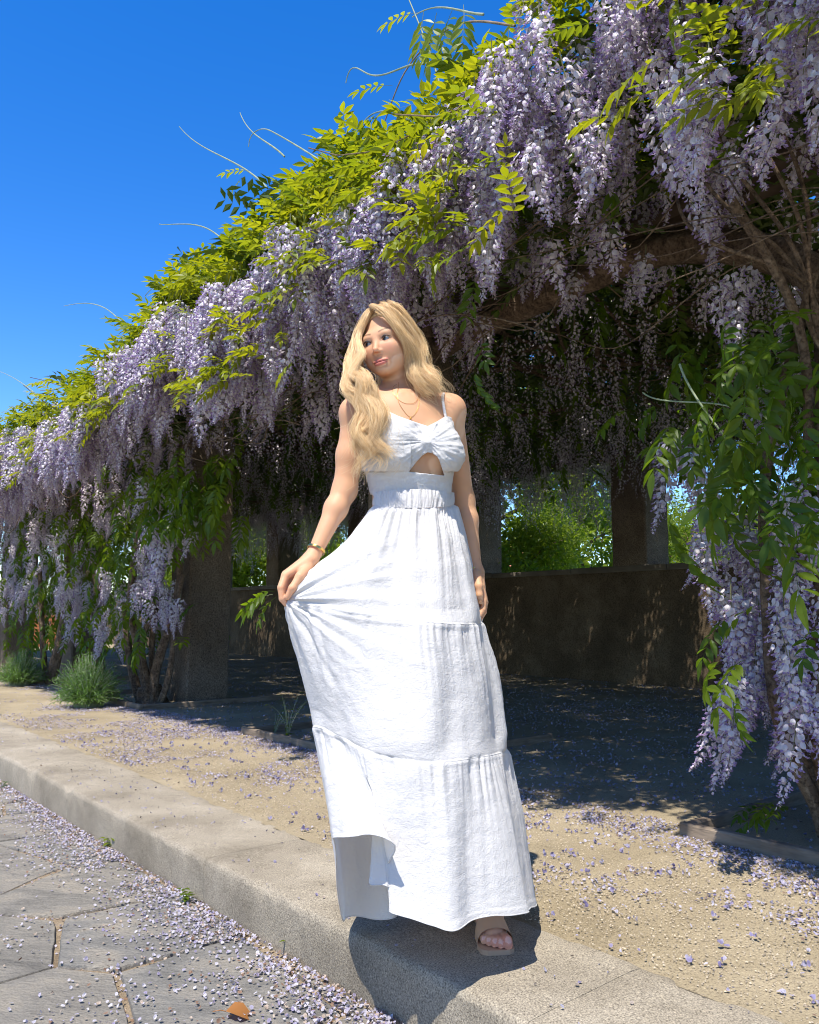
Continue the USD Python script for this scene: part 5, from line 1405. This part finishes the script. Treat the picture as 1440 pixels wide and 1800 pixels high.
g(.62, .3, [(708, 590, 2.367), (724, 635, 2.371), (731, 685, 2.360), (740, 722, 2.350)], 240, .018, .022, .01, -.12)
g(.66, -.2, [(682, 595, 2.382), (680, 645, 2.385), (674, 695, 2.370), (667, 742, 2.350)], 240, .02, .025, .01, -.12)
g(.5, .1, [(692, 556, 2.367), (699, 604, 2.402), (703, 662, 2.385), (707, 712, 2.370)], 240, .02, .025, .01, -.1)
pts_all, cnt, wid, col = [], [], [], []
for a, b, wp, n, sp0, sp1, curl, tone in GUIDES:
    root = hw(scalp(a, b)); up_ = hw(scalp(a + .02, b * 1.05, .010))
    base = curve([root] + wp, 46)
    L = np.linspace(0, 1, 46)
    t_, a_, b_ = frames(base)
    phase = hrng.uniform(0, 6.28); turns = hrng.uniform(2.2, 3.4)
    env = np.clip((L - .35) / .4, 0, 1)
    base = base + (a_ * np.cos(phase + turns * 6.28 * L)[:, None] + b_ * np.sin(phase + turns * 6.28 * L)[:, None]) * (curl * .35 * env)[:, None]
    locks = []
    for l_ in range(4):
        ph2 = hrng.uniform(0, 6.28); tn2 = hrng.uniform(1.6, 3.6); am = hrng.uniform(.5, 1.3)
        e2 = np.clip((L - .30) / .5, 0, 1)
        dr = hrng.normal(0, 1, 3) * [.010, .006, .006]
        locks.append((base + dr * e2[:, None] + (a_ * np.cos(ph2 + tn2 * 6.28 * L)[:, None] + b_ * np.sin(ph2 + tn2 * 6.28 * L)[:, None]) * (curl * .55 * am * e2)[:, None], int(hrng.integers(0, 7))))
    base0 = base
    for i in range(int(n * 2.0)):
        base, cut_ = locks[i % 4]
        clump = hrng.integers(0, 7)
        cr = np.random.default_rng(int(clump) + 31 * len(cnt) // max(n, 1))
        rr = math.sqrt(hrng.uniform(0, 1)); an = hrng.uniform(0, 6.28) * .35 + clump * .9
        spread = (sp0 + (sp1 - sp0) * L) * .82 * (1 + .25 * np.clip((L - .5) / .5, 0, 1))
        spread = spread * (1 + .4 * np.sin(L * 9 + clump))
        c_, s_ = math.cos(an), math.sin(an)
        tw_ = 1.2 * L
        o_ = (a_ * (c_ * np.cos(tw_) - s_ * np.sin(tw_))[:, None] + b_ * (s_ * np.cos(tw_) + c_ * np.sin(tw_))[:, None]) * (spread * rr)[:, None]
        fr_ = hrng.normal(0, 1, 3) * .0034
        wob = np.sin(L * hrng.uniform(8, 20) + hrng.uniform(0, 6))[:, None] * fr_ * (.4 + 1.4 * L)[:, None]
        end = 46 - int(hrng.integers(0, 7)) - cut_
        P_ = (base + o_ + wob)
        P_[0] = root + (o_[0] * .9)
        pts_all.append(P_[:end]); cnt.append(end)
        w_ = np.interp(L[:end], [0, .1, .85, 1], [.0005, .00065, .00055, .0003]); wid.append(w_)
        tn = np.clip(hrng.normal(.62 + tone + .10 * math.sin(clump * 2.1), .16), 0, 1)
        c0 = np.array([[.32, .185, .075], [.66, .44, .20], [.90, .655, .34], [.97, .78, .48]])
        base_c = np.array([np.interp(tn, [0, .35, .7, 1], c0[:, k_]) for k_ in range(3)])
        rootc = np.clip((.16 - L[:end]) / .14, 0, 1)[:, None] * .45
        col.append(base_c * (1 - rootc * .7) + np.array([.26, .16, .07]) * rootc * .7)
# loose flyaway hairs
for i in range(420):
    gsel = GUIDES[hrng.integers(0, len(GUIDES))]
    base = curve([hw(scalp(gsel[0], gsel[1]))] + gsel[2], 30)
    s0 = hrng.integers(2, 22); seg = base[s0:]
    if len(seg) < 6:
        continue
    L = np.linspace(0, 1, len(seg))
    d_ = hrng.normal(0, 1, 3) * [.022, .015, .015]
    P_ = seg + d_ * (L ** 1.2)[:, None] + hrng.normal(0, .006, 3) + np.sin(L * 12 + i)[:, None] * hrng.normal(0, .004, 3)
    pts_all.append(P_); cnt.append(len(P_)); wid.append(np.full(len(P_), .00045)); col.append(np.repeat([[.66, .48, .27]], len(P_), 0))
hc = UsdGeom.BasisCurves.Define(stage, per + "/hair")
hc.CreateTypeAttr("linear")
hc.CreatePointsAttr(Vt.Vec3fArray.FromNumpy(np.vstack(pts_all).astype(np.float32)))
hc.CreateCurveVertexCountsAttr(Vt.IntArray.FromNumpy(np.array(cnt, np.int32)))
hc.CreateWidthsAttr(Vt.FloatArray.FromNumpy(np.concatenate(wid).astype(np.float32))); hc.SetWidthsInterpolation("vertex")
UsdGeom.PrimvarsAPI(hc).CreatePrimvar("Cd", Sdf.ValueTypeNames.Color3fArray, "vertex").Set(Vt.Vec3fArray.FromNumpy(np.vstack(col).astype(np.float32)))
UsdShade.MaterialBindingAPI.Apply(hc.GetPrim()).Bind(UsdShade.Material.Get(stage, M("hair")))
# the hair lying close on the skull
def d_cap(P):
    q = hl(P)
    d = ell(q, (0, .020, .036), (.0800, .0975, .0965))
    face = ell(q, (-.004, -.097, -.026), (.071, .086, .120))
    return np.maximum(np.maximum(d, -face), -q[:, 2] - .085) * HS
v, f = mesh_sdf(d_cap, HC - .14, HC + .14, .003)
st = 2 * meshkit.fbm(hl(v) * [240, 40, 60], 3, 3)
cc = np.array([.60, .42, .20])[None] * (.55 + .55 * st[:, None])
put(per, "hair_cap", (v, f), "hair", smooth=True, cd=cc)
# ------------------------------------------------------------------ fallen petals, weeds, shrubs
er = np.random.default_rng(2024)
def petals(u, w, z, size, rnd, tones, curl=.45, tilt=.42):
    """Small cupped petals lying at (u, w, z): six corners and a raised or sunken middle each."""
    n = len(u)
    ang = np.arange(6) * np.pi / 3
    L = size * rnd.uniform(.75, 1.3, n); W = L * rnd.uniform(.5, .95, n)
    ring = np.stack([L[:, None] * .5 * np.cos(ang), W[:, None] * .5 * np.sin(ang), np.zeros((n, 6))], -1)
    cur = rnd.normal(0, curl, n)
    ring[..., 2] = cur[:, None] * L[:, None] * .35 * np.abs(np.cos(ang)) ** 2 + rnd.normal(0, .08, (n, 6)) * L[:, None]
    loc = np.concatenate([ring, np.zeros((n, 1, 3))], 1)
    loc[:, 6, 2] = -.05 * L
    from scipy.spatial.transform import Rotation
    R = (Rotation.from_euler("z", rnd.uniform(0, 6.28, n)) * Rotation.from_euler("xy", rnd.normal(0, tilt, (n, 2)))).as_matrix()
    P_ = np.einsum("nij,nkj->nki", R, loc)
    low_ = P_[..., 2].min(1)
    P_[..., 2] -= low_[:, None] * .8
    P_ = P_ + uwz(u, w, z)[:, None]
    f = np.array([[6, i, (i + 1) % 6] for i in range(6)])
    F = (f[None] + 7 * np.arange(n)[:, None, None]).reshape(-1, 3)
    k = rnd.choice(len(tones), n, p=[t[1] for t in tones])
    base = np.array([t[0] for t in tones])[k] * rnd.uniform(.8, 1.1, (n, 1))
    col = np.repeat(base[:, None], 7, 1)
    col[:, 6] *= .75
    return (P_.reshape(-1, 3), F), np.clip(col.reshape(-1, 3), 0, 1)
TONES = [((.62, .60, .65), .36), ((.50, .47, .57), .29), ((.36, .32, .45), .15), ((.52, .44, .34), .13), ((.30, .21, .14), .07)]
def field(u0, u1, w0, w1, n, dens):
    u, w = er.uniform(u0, u1, n), er.uniform(w0, w1, n)
    keep = er.uniform(0, 1, n) < dens(u, w)
    return u[keep], w[keep]
def clump(u, w, s1=1.6, s2=6.5, a=.46, seed=1):
    q = np.stack([u * s1, w * s1, np.zeros_like(u)], -1); r = np.stack([u * s2, w * s2, np.zeros_like(u)], -1)
    v = .55 * meshkit.fbm(q, 3, seed) + .45 * meshkit.fbm(r, 3, seed + 7)
    return np.clip((v - a) / .10, 0, 1)
# gravel strip in the sun
u, w = field(.3, 14, KW1 + .01, 3.0, 150000, lambda u, w: (.015 + .75 * clump(u, w, a=.50) * np.clip(.35 + .65 * (w - 1.75) / 1.0, 0, 1) + .85 * np.exp(-((w - 2.80) / .16) ** 2) * clump(u, w, 1.2, 5, .36, 4)) * np.clip(2.6 / (.35 * u + .9), .35, 1))
m, c = petals(u, w, np.full(len(u), .004), .0102, er, TONES)
fp1 = thing("fallen_petals", "drifts of fallen lilac petals on the gravel before the pergola", "petals", kind="stuff")
put(fp1, "petals", m, "fallen_petal", cd=c, kind="stuff")
u, w = field(.2, 16, 2.9, 8.5, 78000, lambda u, w: (.22 + .6 * clump(u, w, 1.3, 5, .44, 9)) * np.clip(3.2 / (.3 * u + .3 * w + .6), .3, 1))
m, c = petals(u, w, np.full(len(u), .004), .0150, er, TONES)
fp2 = thing("fallen_petals", "carpet of fallen petals in the shade under the pergola", "petals", kind="stuff")
put(fp2, "petals", m, "fallen_petal", cd=c, kind="stuff")
u, w = field(.3, 9, KW0 + .02, KW1 - .02, 5200, lambda u, w: .05 + .14 * clump(u, w, 2, 8, .52, 12))
m, c = petals(u, w, np.full(len(u), .004), .0096, er, TONES)
fp3 = thing("fallen_petals", "a few petals scattered on the stone kerb", "petals", kind="stuff")
put(fp3, "petals", m, "fallen_petal", cd=c, kind="stuff")
# the road side: a drift along the foot of the kerb and petals caught in the joints
drift = lambda u, w: np.exp(-np.clip((KW0 - w) - .02, 0, 9) / (.045 + .08 * meshkit.noise(np.stack([u * 1.6, u * 0, u * 0], -1), 3) + .10 * np.clip((3.0 - u) / 2, 0, 1)))
u, w = field(.5, 9, -.9, KW0 - .006, 260000, lambda u, w: np.clip(1.1 * drift(u, w) * (.30 + .9 * clump(u, w, 2.2, 7, .38, 15)) + .002 + .09 * clump(u, w, 1.6, 5, .60, 18), 0, 1) * np.clip(2.4 / (.4 * u + .8), .4, 1))
_, i_ = cKDTree(sites).query(np.stack([u, w], 1), k=2)
m, c = petals(u, w, np.full(len(u), ROAD + .005), .0102, er, [((.62, .60, .62), .36), ((.50, .47, .55), .26), ((.36, .32, .42), .12), ((.55, .45, .33), .16), ((.30, .19, .12), .10)])
n_ = 30000
d_, i_ = None, None
fp4 = thing("fallen_petals", "pale petals blown along the foot of the kerb and over the paving", "petals", kind="stuff")
put(fp4, "petals", m, "fallen_petal", cd=c, kind="stuff")
u, w = er.uniform(.3, 10, 90000), er.uniform(-1.2, KW0 - .01, 90000)
dd, _ = cKDTree(sites).query(np.stack([u, w], 1), k=2)
k_ = ((dd[:, 1] - dd[:, 0]) < .05) & (er.uniform(0, 1, len(u)) < .16 + .5 * clump(u, w, 1.5, 6, .45, 22)) & (er.uniform(0, 1, len(u)) < np.clip(2.2 / (.4 * u + .8), .3, 1))
m, c = petals(u[k_], w[k_], np.full(k_.sum(), ROAD - .010), .0096, er, [((.74, .70, .68), .34), ((.60, .54, .56), .18), ((.62, .50, .34), .28), ((.38, .24, .13), .20)])
fp5 = thing("fallen_petals", "withered petals lying in the joints of the paving", "petals", kind="stuff")
put(fp5, "petals", m, "fallen_petal", cd=c, kind="stuff")
# whole fallen blossoms, small heaps
u, w = field(.5, 6, KW1, 2.85, 1500, lambda u, w: .12 + .5 * clump(u, w, 2, 7, .5, 30))
uu = np.repeat(u, 4) + er.normal(0, .008, 4 * len(u)); ww = np.repeat(w, 4) + er.normal(0, .008, 4 * len(u))
m, c = petals(uu, ww, er.uniform(.003, .012, len(uu)), .0135, er, [((.60, .57, .66), .45), ((.42, .38, .54), .35), ((.30, .26, .42), .20)], .7, .9)
fp6 = thing("fallen_petals", "whole fallen violet blossoms lying singly on the gravel", "petals", kind="stuff")
put(fp6, "petals", m, "fallen_petal", cd=c, kind="stuff")
# loose grit on the gravel, close to the camera
n_ = 26000
u, w = er.uniform(.4, 5, n_), er.uniform(KW1, 2.9, n_)
s_ = er.uniform(.0012, .0034, n_)
oct_ = np.array([[1, 0, 0], [-1, 0, 0], [0, 1, 0], [0, -1, 0], [0, 0, .8], [0, 0, -.6]], float); of = np.array([[0, 2, 4], [2, 1, 4], [1, 3, 4], [3, 0, 4], [2, 0, 5], [1, 2, 5], [3, 1, 5], [0, 3, 5]])
V = uwz(u, w, s_ * .4)[:, None] + oct_[None] * (s_[:, None] * er.uniform(.7, 1.3, (n_, 3)))[:, None]
gcol = np.repeat((np.array([[.40, .33, .235]]) * er.uniform(.55, 1.35, (n_, 1)))[:, None], 6, 1)
mat("grit", {"a": ("attribute", {"attribute": "Cd"}), "p": ("principled_bsdf", {"roughness": .9, "specular_ior_level": .2})}, [("a.color", "p.base_color")])
gr = thing("grit", "loose sandy grit strewn over the gravel path", "grit", kind="stuff")
put(gr, "grains", (V.reshape(-1, 3), (of[None] + 6 * np.arange(n_)[:, None, None]).reshape(-1, 3)), "grit", cd=gcol.reshape(-1, 3), kind="stuff")

# two lavender like shrubs at the foot of the vines, far left
def shrub(u, w, R, H, n, seed, label):
    r = np.random.default_rng(seed)
    t = thing("shrub", label, "shrub", loc=uwz(u, w, 0))
    parts, stems = [], []
    for i in range(n):
        a = r.uniform(0, 6.28); e = r.beta(1.5, 1.0) * 1.5
        d = np.array([math.cos(a) * math.sin(e), math.sin(a) * math.sin(e), math.cos(e)])
        L = r.uniform(.62, 1.1)
        tip = d * [R, R, H] * L; tip[2] += .02
        b = np.array([math.cos(a), math.sin(a), 0]) * R * r.uniform(0, .35)
        mid = b * .4 + tip * .5 + [0, 0, .10 * H]
        q = curve([b, mid, tip], 7)
        stems.append(tube(q, np.linspace(.0028, .0012, 7), 3, cap=False))
        for k in range(20):
            tt = .25 + .75 * (k / 19)
            p_ = np.array([np.interp(tt * 6, np.arange(7), q[:, c_]) for c_ in range(3)])
            ax = (tip - b) / np.linalg.norm(tip - b) * .4 + r.normal(0, .6, 3); ax /= np.linalg.norm(ax)
            sd = np.cross(ax, r.normal(0, 1, 3)); sd /= np.linalg.norm(sd)
            l = r.uniform(.028, .05)
            parts.append((np.array([p_, p_ + ax * l * .5 + sd * .0032, p_ + ax * l, p_ + ax * l * .5 - sd * .0032]), np.array([[0, 1, 2], [0, 2, 3]])))
    put(t, "stems", cat(stems), "young_shoot", kind="stuff")
    put(t, "foliage", cat(parts), "shrub_leaf", kind="stuff")
shrub(7.73, 2.60, .33, .44, 560, 1, "larger bushy grey green shrub at the edge of the gravel, left")
shrub(10.6, 2.74, .33, .38, 400, 2, "smaller green shrub at the left edge of the picture")

# little leafy weeds
def weed(P0, h, n, seed, label, leaf=.022, mat_="leaf_green"):
    r = np.random.default_rng(seed)
    t = thing("weed", label, "weed", loc=P0)
    st, lv_ = [], []
    for i in range(n):
        a = r.uniform(0, 6.28); lean = r.uniform(.1, .8)
        q = curve([[0, 0, -.01], [math.cos(a) * h * lean * .3, math.sin(a) * h * lean * .3, h * .5], [math.cos(a) * h * lean, math.sin(a) * h * lean, h * r.uniform(.7, 1.1)]], 8)
        st.append(tube(q, np.linspace(.0016, .0008, 8), 4, cap=False))
        for k in range(7):
            p_ = q[1 + k]; b = r.uniform(0, 6.28); ax = np.array([math.cos(b), math.sin(b), .3]); ax /= np.linalg.norm(ax)
            sd = np.cross([0, 0, 1.0], ax); sd /= np.linalg.norm(sd)
            lv_.append(leaflet(p_, ax, sd, leaf * r.uniform(.7, 1.3), leaf * .5, .3, .2, .2))
    put(t, "stem", cat(st), "young_shoot"); put(t, "leaves", cat(lv_), mat_, kind="stuff")
weed(uwz(4.86, 2.96, 0), .30, 9, 3, "small leafy plant in the planter corner by the skirt", .035)
weed(uwz(5.05, 2.97, 0), .16, 5, 4, "low weed just inside the planter corner", .03)
def road(px, py, z=ROAD):
    r = ray(px, py); return np.array([0, 0, CAM_H]) + r * ((z - CAM_H) / r[2])
weed(road(196, 1488), .045, 3, 5, "bright green weed sprouting at the foot of the kerb, left", .04, "leaf_young")
weed(road(326, 1588), .04, 3, 6, "tiny weed at the kerb foot among the petals", .03)
weed(road(515, 1672), .035, 4, 7, "dark weed at the kerb foot left of the woman's shadow", .018)
weed(road(8, 1384), .03, 3, 8, "small weed at the kerb foot by the left edge", .025)
# a dry orange leaf on the paving
P0 = road(418, 1790)
v, f = leaflet(np.zeros(3), np.array([.95, .1, .12]), np.array([-.1, .95, .1]), .075, .062, .2, .35, .8)
dl = thing("dry_leaf", "curled orange dry leaf on the paving at the bottom edge", "leaf", loc=P0 + [-.03, 0, .016])
put(dl, "blade", (v, f), "dry_leaf", smooth=True)
put(dl, "stalk", tube([[-.03, -.006, .002], [-.012, -.003, .004], [0, 0, 0]], .0012, 5), "dry_leaf")
